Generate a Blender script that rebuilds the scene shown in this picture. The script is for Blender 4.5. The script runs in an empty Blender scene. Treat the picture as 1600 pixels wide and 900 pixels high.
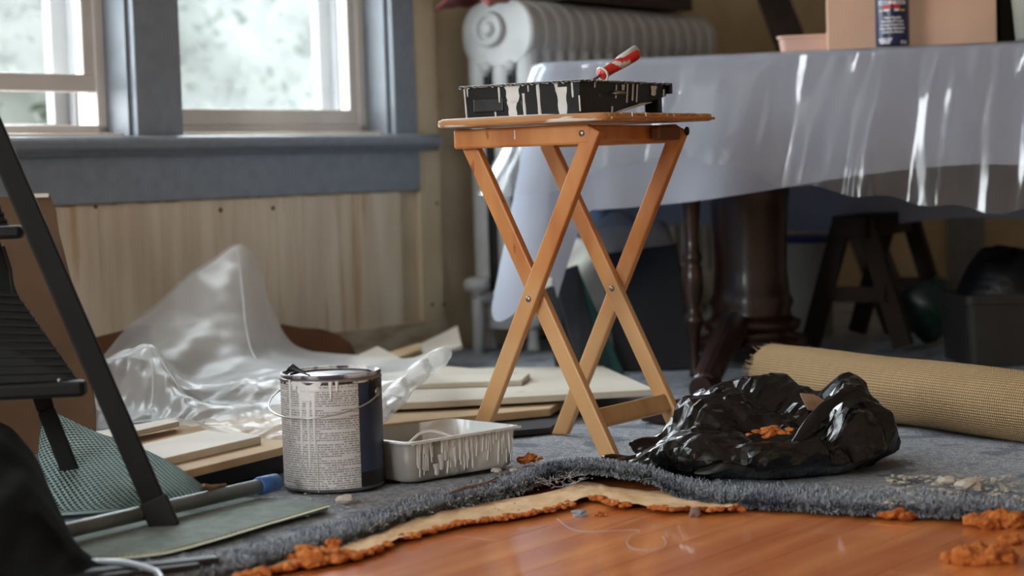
import bpy, bmesh, math, random
from mathutils import Vector, Matrix, noise
random.seed(7)
PI = math.pi
S = bpy.context.scene
COL = S.collection

# ------------------------------------------------------------------ camera
F = 3000.0; H = 0.511; PITCH = math.atan(185 / F); ROLL = 0.032
R0 = Vector((1, 0, 0)); U0 = Vector((0, math.sin(PITCH), math.cos(PITCH))); FW = Vector((0, math.cos(PITCH), -math.sin(PITCH)))
CR = math.cos(ROLL) * R0 - math.sin(ROLL) * U0
CU = math.sin(ROLL) * R0 + math.cos(ROLL) * U0
CAMP = Vector((0, 0, H))
cd = bpy.data.cameras.new('camera'); cam = bpy.data.objects.new('camera', cd); COL.objects.link(cam)
cam.matrix_world = Matrix(((CR.x, CU.x, -FW.x, 0), (CR.y, CU.y, -FW.y, 0), (CR.z, CU.z, -FW.z, H), (0, 0, 0, 1)))
cd.sensor_width = 36; cd.lens = 36 * F / 1600; cd.clip_start = 0.05; cd.clip_end = 200
cd.dof.use_dof = True; cd.dof.focus_distance = 3.3; cd.dof.aperture_fstop = 3.2
S.camera = cam

# ------------------------------------------------------------------ world, daylight, exposure
SKY = 15.0
w = bpy.data.worlds.new('overcast'); S.world = w; w.use_nodes = True
bg = w.node_tree.nodes['Background']; bg.inputs[0].default_value = (0.90, 0.955, 1.0, 1); bg.inputs[1].default_value = SKY
S.view_settings.view_transform = 'Standard'; S.view_settings.look = 'None'
S.view_settings.exposure = 0.22; S.view_settings.gamma = 1.0; S.view_settings.use_curve_mapping = False

# window wall: local x runs along the wall (away to the right), local y points outdoors
WA = math.radians(53.7)
DA = Vector((math.cos(WA), math.sin(WA), 0)); NA = Vector((DA.y, -DA.x, 0)); P0 = Vector((-0.286, 5.4, 0))
WM = Matrix.Translation(P0) @ Matrix.Rotation(WA, 4, 'Z')
ROOM_L, ROOM_R, ROOM_D, ROOM_H = -6.2, 2.6, 4.7, 2.5
OPEN = [(-5.75, -4.25, 0.62, 2.15), (-1.83, -1.02, 0.62, 2.1), (-0.875, -0.067, 0.62, 2.1)]   # windows along the wall
OPEN_REAR = (-2.3, -1.0, 0.8, 2.1)      # unseen opening added behind the camera to light the table legs (local y range)
def portal(name, mat, sx, sz):
    l = bpy.data.lights.new(name, 'AREA'); l.shape = 'RECTANGLE'; l.size = sx; l.size_y = sz; l.cycles.is_portal = True
    o = bpy.data.objects.new(name, l); COL.objects.link(o); o.matrix_world = mat
for (a, b, z0, z1) in OPEN:
    portal('daylight_portal', WM @ Matrix.Translation(((a + b) / 2, 0.16, (z0 + z1) / 2)) @ Matrix.Rotation(-PI / 2, 4, 'X'), b - a, z1 - z0)
a, b, z0, z1 = OPEN_REAR
portal('daylight_portal', WM @ Matrix.Translation((ROOM_L - 0.16, (a + b) / 2, (z0 + z1) / 2)) @ Matrix.Rotation(PI / 2, 4, 'Z') @ Matrix.Rotation(-PI / 2, 4, 'X'), b - a, z1 - z0)  # portal of the added rear opening

# ------------------------------------------------------------------ pixel helpers (1600 x 900 frame)
def ray(x, y): return FW + CR * ((x - 800) / F) - CU * ((y - 450) / F)
def G(x, y, z=0.0):
    d = ray(x, y); return CAMP + d * ((z - H) / d.z)
def AT(x, y, Y):
    d = ray(x, y); return CAMP + d * (Y / d.y)
def WS(x, y, off=0.0):
    d = ray(x, y); t = (P0 + NA * off - CAMP).dot(NA) / d.dot(NA); p = CAMP + d * t
    return (p - P0).dot(DA), p.z

# ------------------------------------------------------------------ materials
def lin(c): return tuple(((v / 255) / 12.92 if v <= 10 else ((v / 255 + 0.055) / 1.055) ** 2.4) for v in c) + (1,)
MATS = {}
def mat(name, c1, c2=None, *a_, pos=False, **k_):
    m = mat_(name, c1, c2, *a_, **k_)
    if pos:
        nt = m.node_tree; g = nt.nodes.new('ShaderNodeNewGeometry'); mp = [n for n in nt.nodes if n.type == 'MAPPING'][0]; vr = nt.nodes.new('ShaderNodeVectorRotate'); vr.rotation_type = 'Z_AXIS'; vr.inputs['Angle'].default_value = -WA
        nt.links.new(g.outputs['Position'], vr.inputs['Vector']); nt.links.new(vr.outputs[0], mp.inputs['Vector'])
    return m
def mat_(name, c1, c2=None, rough=0.6, metal=0.0, scale=8.0, stretch=(1, 1, 1), bump=0.0, bscale=None, coat=0.0, spec=0.5, detail=4, lo=0.35, hi=0.65, rough2=None, c3=None, s3=3.0, t3=0.62):
    if name in MATS: return MATS[name]
    m = bpy.data.materials.new(name); m.use_nodes = True; nt = m.node_tree; N = nt.nodes; L = nt.links
    b = N['Principled BSDF']; b.inputs['Roughness'].default_value = rough; b.inputs['Metallic'].default_value = metal
    b.inputs['Coat Weight'].default_value = coat; b.inputs['Specular IOR Level'].default_value = spec
    tc = N.new('ShaderNodeTexCoord'); mp = N.new('ShaderNodeMapping'); mp.inputs['Scale'].default_value = stretch
    L.new(tc.outputs['Object'], mp.inputs['Vector'])
    no = N.new('ShaderNodeTexNoise'); no.inputs['Scale'].default_value = scale; no.inputs['Detail'].default_value = detail
    L.new(mp.outputs[0], no.inputs['Vector'])
    cr = N.new('ShaderNodeValToRGB'); cr.color_ramp.elements[0].position = lo; cr.color_ramp.elements[1].position = hi
    cr.color_ramp.elements[0].color = c1; cr.color_ramp.elements[1].color = c2 or c1
    L.new(no.outputs['Fac'], cr.inputs[0]); out = cr.outputs[0]
    if c3:
        n3 = N.new('ShaderNodeTexNoise'); n3.inputs['Scale'].default_value = s3; n3.inputs['Detail'].default_value = 6
        L.new(mp.outputs[0], n3.inputs['Vector'])
        r3 = N.new('ShaderNodeValToRGB'); r3.color_ramp.elements[0].position = t3; r3.color_ramp.elements[1].position = t3 + 0.04
        L.new(n3.outputs['Fac'], r3.inputs[0])
        mx = N.new('ShaderNodeMix'); mx.data_type = 'RGBA'; L.new(r3.outputs[0], mx.inputs['Factor']); L.new(out, mx.inputs['A']); mx.inputs['B'].default_value = c3
        out = mx.outputs['Result']
    L.new(out, b.inputs['Base Color'])
    if bump:
        n2 = N.new('ShaderNodeTexNoise'); n2.inputs['Scale'].default_value = bscale or scale * 3; n2.inputs['Detail'].default_value = 5
        L.new(mp.outputs[0], n2.inputs['Vector'])
        bp = N.new('ShaderNodeBump'); bp.inputs['Strength'].default_value = bump; bp.inputs['Distance'].default_value = 0.01
        L.new(n2.outputs['Fac'], bp.inputs['Height']); L.new(bp.outputs[0], b.inputs['Normal'])
    MATS[name] = m; return m
def mnode(nt, op, a, b=None, c=None):
    n = nt.nodes.new('ShaderNodeMath'); n.operation = op
    for i, v in enumerate((a, b, c)):
        if v is None: continue
        if isinstance(v, (int, float)): n.inputs[i].default_value = v
        else: nt.links.new(v, n.inputs[i])
    return n.outputs[0]
def uvmat(name, fn, rough=0.7, spec=0.4):
    """material whose colour (and bump) comes from fn(nt, u, v) -> (colour socket, height socket or None); UVs are metres"""
    m = bpy.data.materials.new(name); m.use_nodes = True; nt = m.node_tree; b = nt.nodes['Principled BSDF']
    b.inputs['Roughness'].default_value = rough; b.inputs['Specular IOR Level'].default_value = spec
    uv = nt.nodes.new('ShaderNodeUVMap'); sp = nt.nodes.new('ShaderNodeSeparateXYZ'); nt.links.new(uv.outputs[0], sp.inputs[0])
    col, h = fn(nt, sp.outputs[0], sp.outputs[1]); nt.links.new(col, b.inputs['Base Color'])
    if h is not None:
        bp = nt.nodes.new('ShaderNodeBump'); bp.inputs['Strength'].default_value = 0.8; bp.inputs['Distance'].default_value = 0.004
        nt.links.new(h, bp.inputs['Height']); nt.links.new(bp.outputs[0], b.inputs['Normal'])
    MATS[name] = m; return m
def mixc(nt, fac, a, b):
    mx = nt.nodes.new('ShaderNodeMix'); mx.data_type = 'RGBA'; nt.links.new(fac, mx.inputs['Factor'])
    for k, v in (('A', a), ('B', b)):
        if isinstance(v, tuple): mx.inputs[k].default_value = v
        else: nt.links.new(v, mx.inputs[k])
    return mx.outputs['Result']
def noise_uv(nt, u, v, su, sv, scale=1.0, detail=2):
    cb = nt.nodes.new('ShaderNodeCombineXYZ'); nt.links.new(mnode(nt, 'MULTIPLY', u, su), cb.inputs[0]); nt.links.new(mnode(nt, 'MULTIPLY', v, sv), cb.inputs[1])
    n = nt.nodes.new('ShaderNodeTexNoise'); n.inputs['Scale'].default_value = scale; n.inputs['Detail'].default_value = detail
    nt.links.new(cb.outputs[0], n.inputs['Vector']); return n.outputs['Fac']
def film(name, tint, haze, gloss, rough, hazecol=(0.8, 0.82, 0.84, 1), bump=0.0, bscale=40):
    """thin clear sheet: mostly see-through, a little milky, glossy"""
    m = bpy.data.materials.new(name); m.use_nodes = True; nt = m.node_tree; N = nt.nodes; L = nt.links
    for n in list(N):
        if n.type == 'BSDF_PRINCIPLED': N.remove(n)
    out = [n for n in N if n.type == 'OUTPUT_MATERIAL'][0]
    tr = N.new('ShaderNodeBsdfTransparent'); tr.inputs[0].default_value = tint
    df = N.new('ShaderNodeBsdfDiffuse'); df.inputs[0].default_value = hazecol
    tl = N.new('ShaderNodeBsdfTranslucent'); tl.inputs[0].default_value = hazecol
    hz = N.new('ShaderNodeMixShader'); hz.inputs[0].default_value = 0.5; L.new(df.outputs[0], hz.inputs[1]); L.new(tl.outputs[0], hz.inputs[2])
    a = N.new('ShaderNodeMixShader'); a.inputs[0].default_value = haze; L.new(tr.outputs[0], a.inputs[1]); L.new(hz.outputs[0], a.inputs[2])
    gl = N.new('ShaderNodeBsdfGlossy'); gl.inputs['Roughness'].default_value = rough; gl.inputs[0].default_value = (1, 1, 1, 1)
    fr = N.new('ShaderNodeLayerWeight'); fr.inputs[0].default_value = 0.5
    f = mnode(nt, 'MINIMUM', mnode(nt, 'ADD', mnode(nt, 'MULTIPLY', mnode(nt, 'POWER', fr.outputs['Facing'], 4.0), gloss * .6), 0.045 * gloss), 0.6)
    b = N.new('ShaderNodeMixShader'); L.new(f, b.inputs[0]); L.new(a.outputs[0], b.inputs[1]); L.new(gl.outputs[0], b.inputs[2])
    if bump:
        tc = N.new('ShaderNodeTexCoord'); no = N.new('ShaderNodeTexNoise'); no.inputs['Scale'].default_value = bscale; no.inputs['Detail'].default_value = 4
        L.new(tc.outputs['Object'], no.inputs['Vector']); bp = N.new('ShaderNodeBump'); bp.inputs['Strength'].default_value = bump; bp.inputs['Distance'].default_value = 0.01
        L.new(no.outputs['Fac'], bp.inputs['Height']); L.new(bp.outputs[0], gl.inputs['Normal']); L.new(bp.outputs[0], fr.inputs['Normal'])
    L.new(b.outputs[0], out.inputs[0]); MATS[name] = m; return m

# ------------------------------------------------------------------ mesh builder
class MB:
    def __init__(s): s.v = []; s.f = []; s.uv = []
    def add(s, vs, fs, uvs=None):
        o = len(s.v); s.v += [Vector(p) for p in vs]; s.f += [tuple(i + o for i in f) for f in fs]
        s.uv += list(uvs) if uvs else [(0, 0)] * len(vs); return s
    def box(s, c, d, M=None):
        x, y, z = d[0] / 2, d[1] / 2, d[2] / 2; c = Vector(c)
        vs = [Vector((a, b, e)) for a in (-x, x) for b in (-y, y) for e in (-z, z)]
        vs = [(M @ p if M else p) + c for p in vs]
        return s.add(vs, [(0, 1, 3, 2), (4, 6, 7, 5), (0, 4, 5, 1), (2, 3, 7, 6), (0, 2, 6, 4), (1, 5, 7, 3)])
    def span(s, x0, x1, y0, y1, z0, z1): return s.box(((x0 + x1) / 2, (y0 + y1) / 2, (z0 + z1) / 2), (x1 - x0, y1 - y0, z1 - z0))
    def bar(s, a, b, w, t, up=(0, 0, 1)):
        """rectangular bar from a to b, w across (perpendicular to up), t along up"""
        a = Vector(a); b = Vector(b); d = (b - a).normalized(); x = d.cross(Vector(up)).normalized(); y = x.cross(d)
        vs = [p + x * (sx * w / 2) + y * (sy * t / 2) for p in (a, b) for sx, sy in ((-1, -1), (1, -1), (1, 1), (-1, 1))]
        return s.add(vs, [(3, 2, 1, 0), (4, 5, 6, 7)] + [(i, (i + 1) % 4, 4 + (i + 1) % 4, 4 + i) for i in range(4)])
    def prism(s, top, th, n=None):
        """plate under a polygon of points"""
        top = [Vector(p) for p in top]; n = Vector(n) if n else Vector((0, 0, 1)); k = len(top)
        return s.add(top + [p - n * th for p in top], [tuple(range(k)), tuple(range(2 * k - 1, k - 1, -1))] + [(i, k + i, k + (i + 1) % k, (i + 1) % k) for i in range(k)])
    def tube(s, pts, r, seg=10, caps=True):
        pts = [Vector(p) for p in pts]; n = len(pts); vs = []; rr = r if isinstance(r, (list, tuple)) else [r] * n
        ref = None
        for i, p in enumerate(pts):
            d = (pts[min(i + 1, n - 1)] - pts[max(i - 1, 0)]).normalized()
            if ref is None: ref = Vector((0, 0, 1)) if abs(d.z) < 0.9 else Vector((1, 0, 0))
            x = d.cross(ref).normalized(); y = x.cross(d).normalized(); ref = y
            vs += [p + (x * math.cos(2 * PI * k / seg) + y * math.sin(2 * PI * k / seg)) * rr[i] for k in range(seg)]
        fs = [(i * seg + k, i * seg + (k + 1) % seg, (i + 1) * seg + (k + 1) % seg, (i + 1) * seg + k) for i in range(n - 1) for k in range(seg)]
        if caps: fs += [tuple(range(seg - 1, -1, -1)), tuple((n - 1) * seg + k for k in range(seg))]
        return s.add(vs, fs)
    def lathe(s, prof, seg=32, c=(0, 0, 0), a0=0.0, a1=2 * PI, caps=True):
        c = Vector(c); full = abs(a1 - a0 - 2 * PI) < 1e-6; m = seg if full else seg + 1; vs = []; uvs = []
        for (r, z) in prof:
            for k in range(m):
                t = a0 + (a1 - a0) * k / seg; vs.append(c + Vector((r * math.cos(t), r * math.sin(t), z))); uvs.append((t * r, z))
        fs = []
        for i in range(len(prof) - 1):
            for k in range(seg):
                j = (k + 1) % m; fs.append((i * m + k, i * m + j, (i + 1) * m + j, (i + 1) * m + k))
        if full and caps:
            if prof[0][0] > 1e-4: fs.append(tuple(range(m - 1, -1, -1)))
            if prof[-1][0] > 1e-4: fs.append(tuple((len(prof) - 1) * m + k for k in range(m)))
        return s.add(vs, fs, uvs)
    def grid(s, fn, nu, nv, close_u=False):
        vs = []; uvs = []
        for j in range(nv + 1):
            for i in range(nu if close_u else nu + 1):
                p = fn(i / nu, j / nv); vs.append(p[0] if isinstance(p, tuple) and len(p) == 2 and hasattr(p[0], 'x') else p); uvs.append(p[1] if isinstance(p, tuple) and len(p) == 2 and hasattr(p[0], 'x') else (i / nu, j / nv))
        m = nu if close_u else nu + 1
        fs = [(j * m + i, j * m + (i + 1) % m, (j + 1) * m + (i + 1) % m, (j + 1) * m + i) for j in range(nv) for i in range(nu)]
        return s.add(vs, fs, uvs)
    def blob(s, c, r, amp=0.3, sub=2, sq=(1, 1, 1), seed=0.0, fr=2.0):
        bm = bmesh.new(); bmesh.ops.create_icosphere(bm, subdivisions=sub, radius=1.0)
        vs = []
        for v in bm.verts:
            n = v.co.normalized(); k = 1 + amp * noise.noise(n * fr + Vector((seed, seed * 1.7, seed * .3)))
            vs.append(Vector(c) + Vector((n.x * sq[0], n.y * sq[1], n.z * sq[2])) * (r * k))
        fs = [tuple(v.index for v in f.verts) for f in bm.faces]; bm.free(); return s.add(vs, fs)

def raw(name, mb, m, smooth=False):
    me = bpy.data.meshes.new(name); me.from_pydata([tuple(v) for v in mb.v], [], mb.f); me.update()
    if any(u != (0, 0) for u in mb.uv):
        l = me.uv_layers.new(name='UVMap')
        for lp in me.loops: l.data[lp.index].uv = mb.uv[lp.vertex_index]
    bm = bmesh.new(); bm.from_mesh(me); bmesh.ops.recalc_face_normals(bm, faces=bm.faces); bm.to_mesh(me); bm.free()
    if smooth: me.polygons.foreach_set('use_smooth', [True] * len(me.polygons))
    me.materials.append(m); return me
def obj(name, mb, m, parent=None, smooth=False, bevel=0.0, world=False, seg=2, subsurf=0, autosmooth=None):
    if world and parent is not None:
        inv = parent.matrix_basis.inverted(); mb.v = [inv @ p for p in mb.v]
    o = bpy.data.objects.new(name, raw(name, mb, m, smooth)); COL.objects.link(o); o.parent = parent
    if bevel:
        b = o.modifiers.new('bevel', 'BEVEL'); b.width = bevel; b.segments = seg; b.limit_method = 'ANGLE'; b.angle_limit = math.radians(40)
    if subsurf:
        b = o.modifiers.new('sub', 'SUBSURF'); b.levels = b.render_levels = subsurf
    return o
def tag(o, label=None, cat=None, group=None, kind=None):
    if label: o['label'] = label
    if cat: o['category'] = cat
    if group: o['group'] = group
    if kind: o['kind'] = kind
    return o
def thing(name, label, cat, loc=(0, 0, 0), rz=0.0, group=None, kind=None):
    o = bpy.data.objects.new(name, None); COL.objects.link(o); o.empty_display_size = 0.05
    o.matrix_basis = Matrix.Translation(Vector(loc)) @ Matrix.Rotation(rz, 4, 'Z')
    return tag(o, label, cat, group, kind)
def single(name, mb, m, label, cat, loc, rz=0.0, group=None, kind=None, **kw):
    """a thing that is one mesh, built in world coordinates, origin at its base"""
    M = Matrix.Translation(Vector(loc)) @ Matrix.Rotation(rz, 4, 'Z'); inv = M.inverted(); mb.v = [inv @ p for p in mb.v]
    o = obj(name, mb, m, **kw); o.matrix_basis = M; return tag(o, label, cat, group, kind)
def share(name, src, parent, M):
    o = bpy.data.objects.new(name, src.data); COL.objects.link(o); o.parent = parent; o.matrix_basis = M
    for md in src.modifiers:
        n = o.modifiers.new(md.name, md.type)
        if md.type == 'BEVEL': n.width = md.width; n.segments = md.segments; n.limit_method = md.limit_method; n.angle_limit = md.angle_limit
    return o
def cat_rom(p0, p1, p2, p3, t):
    return 0.5 * ((2 * p1) + (-p0 + p2) * t + (2 * p0 - 5 * p1 + 4 * p2 - p3) * t * t + (-p0 + 3 * p1 - 3 * p2 + p3) * t ** 3)
def spline(pts, t):
    n = len(pts) - 1; x = min(max(t, 0), 1) * n; i = min(int(x), n - 1); f = x - i
    return cat_rom(pts[max(i - 1, 0)], pts[i], pts[i + 1], pts[min(i + 2, n)], f)
def patch(rows):
    return lambda u, v: spline([spline(r, u) for r in rows], v)
def fbm(p, o=4):
    return noise.fractal(p, 1.0, 2.0, o)
def make_crumple(seed, n, f0, f1):
    r = random.Random(seed); D = []
    for i in range(n):
        d = Vector((r.gauss(0, 1), r.gauss(0, 1), r.gauss(0, 1))).normalized(); f = f0 * (f1 / f0) ** (i / max(1, n - 1)); D.append((d * f, r.random(), (f0 / f) ** .85))
    def c(p):
        w = p + Vector((noise.noise(p * f0 * .7), noise.noise(p * f0 * .7 + Vector((9, 2, 5))), noise.noise(p * f0 * .7 + Vector((3, 7, 1))))) * (.10 / f0)
        return sum(a * (abs((w.dot(d) + ph) % 1.0 - .5) - .25) for d, ph, a in D)
    return c
def ridge(p, o=4): return noise.ridged_multi_fractal(p, 0.9, 2.1, o, 1.0, 2.0)

# ------------------------------------------------------------------ palette
M_blue = mat('blue_grey_paint', lin((122, 128, 136)), lin((131, 137, 145)), 0.45, scale=30, bump=0.08, bscale=60)
M_jamb = mat('pale_grey_paint', lin((112, 117, 124)), lin((124, 129, 136)), 0.5, scale=12, bump=0.05)
M_sash = mat('taupe_vinyl', lin((196, 188, 180)), lin((208, 200, 192)), 0.4, scale=6)
M_white_frame = mat('white_storm_frame', lin((120, 121, 123)), lin((132, 133, 135)), 0.6, scale=6)
M_plaster = mat('tan_plaster', lin((186, 166, 136)), lin((204, 186, 156)), 0.85, scale=5, bump=0.1, bscale=25)
M_panel = mat('pale_pine_panel', lin((200, 180, 153)), lin((222, 206, 182)), 0.55, scale=2.2, stretch=(9, 9, 0.8), bump=0.05, c3=lin((188, 156, 120)), s3=0.8, t3=0.6, pos=True)
M_ceiling = mat('ceiling_white', lin((226, 222, 214)), None, 0.9)
M_cream = mat('cream_wall_paint', lin((224, 214, 194)), lin((230, 221, 202)), 0.85, scale=3)
M_floorwood = mat('orange_varnished_wood', lin((186, 98, 44)), lin((220, 138, 76)), 0.26, scale=2.5, stretch=(0.6, 7, 7), bump=0.03, bscale=8, coat=0.3, detail=6, c3=lin((222, 160, 110)), s3=1.2, t3=0.62, pos=True)
M_sub = mat('dark_underfloor', lin((60, 35, 20)), None, 0.9)

# ------------------------------------------------------------------ room shell
def slab(name, parent, mb, m, **kw): return obj(name, mb, m, parent, **kw)
def room_piece(name, mb, m, **kw):
    o = obj(name, mb, m, **kw); o.matrix_basis = WM; return tag(o, kind='structure')
floor = room_piece('floor', MB().span(ROOM_L, ROOM_R, -ROOM_D, 0, -0.10, -0.036), M_sub)
tag(floor, 'orange varnished strip wood floor bare in front of the carpet')
# strips run along the window wall; only where the carpet leaves the floor bare
pw = 0.082
plank_src = None
for k in range(0, 45):
    y0 = -4.65 + k * pw
    x = -4.6 + random.uniform(0, 0.6)
    while x < -0.9:
        L_ = random.uniform(0.7, 1.5)
        if plank_src is None:
            plank_src = obj('plank', MB().box((0, 0, 0), (1, pw - 0.0009, 0.014)), M_floorwood, floor, bevel=0.0005)
            o = plank_src
        else: o = share('plank', plank_src, floor, Matrix())
        o.matrix_basis = Matrix.Translation((x + L_ / 2, y0 + pw / 2, -0.029)) @ Matrix.Diagonal((L_ - 0.0015, 1, 1, 1))
        x += L_
room_piece('ceiling', MB().span(ROOM_L, ROOM_R, -ROOM_D, 0, ROOM_H, ROOM_H + 0.1), M_ceiling)
# window wall (plaster above, solid round the openings)
mb = MB(); T = 0.16; lo = 0.0
xs = [ROOM_L]
for (a, b, z0, z1) in OPEN:
    mb.span(xs[-1], a, 0, T, -0.036, ROOM_H); mb.span(a, b, 0, T, -0.036, z0); mb.span(a, b, 0, T, z1, ROOM_H); xs.append(b)
mb.span(xs[-1], ROOM_R + 0.1, 0, T, -0.036, ROOM_H)
wall_left = room_piece('wall_left', mb, M_plaster)
mb = MB().span(ROOM_R, ROOM_R + 0.1, -ROOM_D, 0, -0.036, ROOM_H)
wall_back = room_piece('wall_back', mb, M_plaster)
room_piece('wall_right', MB().span(ROOM_L, ROOM_R, -ROOM_D - 0.1, -ROOM_D, -0.036, ROOM_H), M_plaster)
a, b, z0, z1 = OPEN_REAR
mb = MB().span(ROOM_L - 0.1, ROOM_L, -ROOM_D, a, -0.036, ROOM_H).span(ROOM_L - 0.1, ROOM_L, b, 0, -0.036, ROOM_H).span(ROOM_L - 0.1, ROOM_L, a, b, -0.036, z0).span(ROOM_L - 0.1, ROOM_L, a, b, z1, ROOM_H)
room_piece('wall_front', mb, M_cream)
# panelling below the windows: one board after another, joints recessed
bsrc = obj('panel_board', MB().box((0, 0, 0), (0.0992, 0.014, 0.43)), M_panel, wall_left, bevel=0.0011)
bsrc.matrix_basis = Matrix.Translation((-2.40, -0.007, 0.3))
i = 1
while -2.40 + i * 0.1 < 0.0:
    share('panel_board', bsrc, wall_left, Matrix.Translation((-2.40 + i * 0.1, -0.007 - random.uniform(0, 0.0012), 0.3))); i += 1
# flat board in the corner beyond the window with nail holes
obj('corner_board', MB().span(0.035, 0.13, -0.016, 0, 0.09, 2.3), M_plaster, wall_left, bevel=0.003)
M_hole = mat('nail_hole_brown', lin((70, 50, 35)), None, 0.9)
for (px, py) in ((427, 325), (345, 328), (683, 232), (683, 318), (676, 476), (694, 476), (150, 322)):
    s, z = WS(px, py, 0.0165)
    obj('nail_hole', MB().lathe([(0.0062, -0.001), (0.005, 0.0012), (0.0, 0.0016)], 10), M_hole, wall_left).matrix_basis = Matrix.Translation((s, -0.0165, z)) @ Matrix.Rotation(PI / 2, 4, 'X')
bb = room_piece('baseboard_left', MB().span(-2.45, 0.14, -0.022, 0.0, -0.03, 0.092), mat('stained_skirting', lin((150, 128, 100)), lin((190, 175, 150)), 0.7, scale=4, stretch=(2, 2, 8)), bevel=0.004)
# blue door casing on the back wall
tr = room_piece('trim_2', MB().span(ROOM_R - 0.03, ROOM_R, -0.632, -0.492, -0.03, 2.1), M_blue, bevel=0.004)

# windows: casing (blue), jamb lining, sash, pane, storm frame outdoors
M_pane = film('misted_glass', (0.93, 0.95, 0.95, 1), 0.075, 0.7, 0.03, (0.9, 0.92, 0.93, 1))
def window(name, a, b, z0, z1, lift, label):
    e = thing(name, label, None, kind='structure'); e.matrix_basis = WM.copy()
    obj('jamb', MB().span(a, a + 0.012, -0.002, T, z0, z1).span(b - 0.012, b, -0.002, T, z0, z1).span(a, b, -0.002, T, z1 - 0.012, z1), M_jamb, e)
    obj('inner_sill', MB().span(a, b, 0.02, T + 0.04, z0 - 0.02, z0 + 0.008), M_sash, e, bevel=0.004)
    A, B = a + 0.012, b - 0.012; zm = (z0 + z1) / 2 + 0.06
    # outer frame the sash slides in
    obj('sash_track', MB().span(A, A + 0.03, 0.07, 0.14, z0 + 0.008, z1 - 0.012).span(B - 0.03, B, 0.07, 0.14, z0 + 0.008, z1 - 0.012).span(A, B, 0.07, 0.14, z0 + 0.008, z0 + 0.028), M_sash, e, bevel=0.003)
    # lower sash
    y0, y1 = 0.075, 0.105; zb = z0 + 0.028 + lift; st = 0.042; A2, B2 = A + 0.022, B - 0.022
    sash = obj('lower_sash', MB().span(A2, A2 + st, y0, y1, zb, zm).span(B2 - st, B2, y0, y1, zb, zm).span(A2, B2, y0 - .002, y1, zb, zb + 0.042).span(A2, B2, y0, y1, zm - 0.035, zm), M_sash, e, bevel=0.003)
    obj('pane', MB().span(A2 + st, B2 - st, 0.088, 0.091, zb + 0.042, zm - 0.035), M_pane, sash)
    y0, y1 = 0.107, 0.135
    up = obj('upper_sash', MB().span(A2, A2 + st, y0, y1, zm - 0.035, z1).span(B2 - st, B2, y0, y1, zm - 0.035, z1).span(A2, B2, y0, y1, z1 - 0.055, z1).span(A2, B2, y0, y1, zm - 0.035, zm), M_sash, e, bevel=0.003)
    obj('pane', MB().span(A2 + st, B2 - st, 0.119, 0.122, zm, z1 - 0.05), M_pane, up)
    # storm window outside
    sf = obj('storm_frame', MB().span(A, A + 0.075, 0.17, 0.20, z0, z1).span(B - 0.075, B, 0.17, 0.20, z0, z1).span(A, B, 0.17, 0.20, z0, z0 + 0.035).span(A, B, 0.17, 0.20, z1 - 0.05, z1).span(B - 0.032, B, 0.145, 0.17, z0, z1).span(A, A + 0.032, 0.145, 0.17, z0, z1), M_white_frame, e, bevel=0.003)
    return e
window('window_1', *OPEN[1], 0.078, 'window with lower sash raised a little over the sill')
window('window_2', *OPEN[2], 0.0, 'closed misty window beside the corner board')
window('window_3', *OPEN[0], 0.0, 'tall window further along the window wall')
# blue casing, stool and apron
t1 = thing('trim_1', 'blue grey painted window casing with moulded sill and apron', None, kind='structure'); t1.matrix_basis = WM.copy()
ZS = 0.618
for (s0, s1) in ((-1.022, -0.873), (-0.067, 0.030), (-1.95, -1.83), (-4.25, -4.13), (-5.87, -5.75)):
    obj('casing', MB().span(s0, s1, -0.022, 0.0, ZS, 2.2), M_blue, t1, bevel=0.003)
obj('head_casing', MB().span(-5.95, 0.06, -0.024, 0.0, 2.12, 2.25), M_blue, t1, bevel=0.003)
# stool: rounded nose profile extruded along the wall
prof = [(0.03, ZS), (-0.050, ZS), (-0.058, ZS - 0.003), (-0.064, ZS - 0.010), (-0.066, ZS - 0.018), (-0.064, ZS - 0.027), (-0.058, ZS - 0.033), (-0.045, ZS - 0.038), (-0.036, ZS - 0.046), (0.0, ZS - 0.046)]
mb = MB(); k = len(prof)
mb.add([(x, y, z) for x in (-5.95, 0.085) for (y, z) in prof], [tuple(range(k)), tuple(range(2 * k - 1, k - 1, -1))] + [(i, k + i, k + (i + 1) % k, (i + 1) % k) for i in range(k)])
obj('stool', mb, M_blue, t1)
obj('apron', MB().span(-5.95, 0.035, -0.022, 0.0, 0.462, ZS - 0.044), M_blue, t1, bevel=0.003)
obj('ragged_paint_edge', MB().grid(lambda u, v: Vector((-2.4 + 2.43 * u, -0.0225 + 0.007 * v, 0.462 - 0.003 * v + 0.003 * noise.noise(Vector((u * 37, 3, v)))))
    , 160, 2), mat('scraped_bare_edge', lin((190, 170, 140)), lin((120, 95, 70)), 0.9, scale=40), t1)
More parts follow.
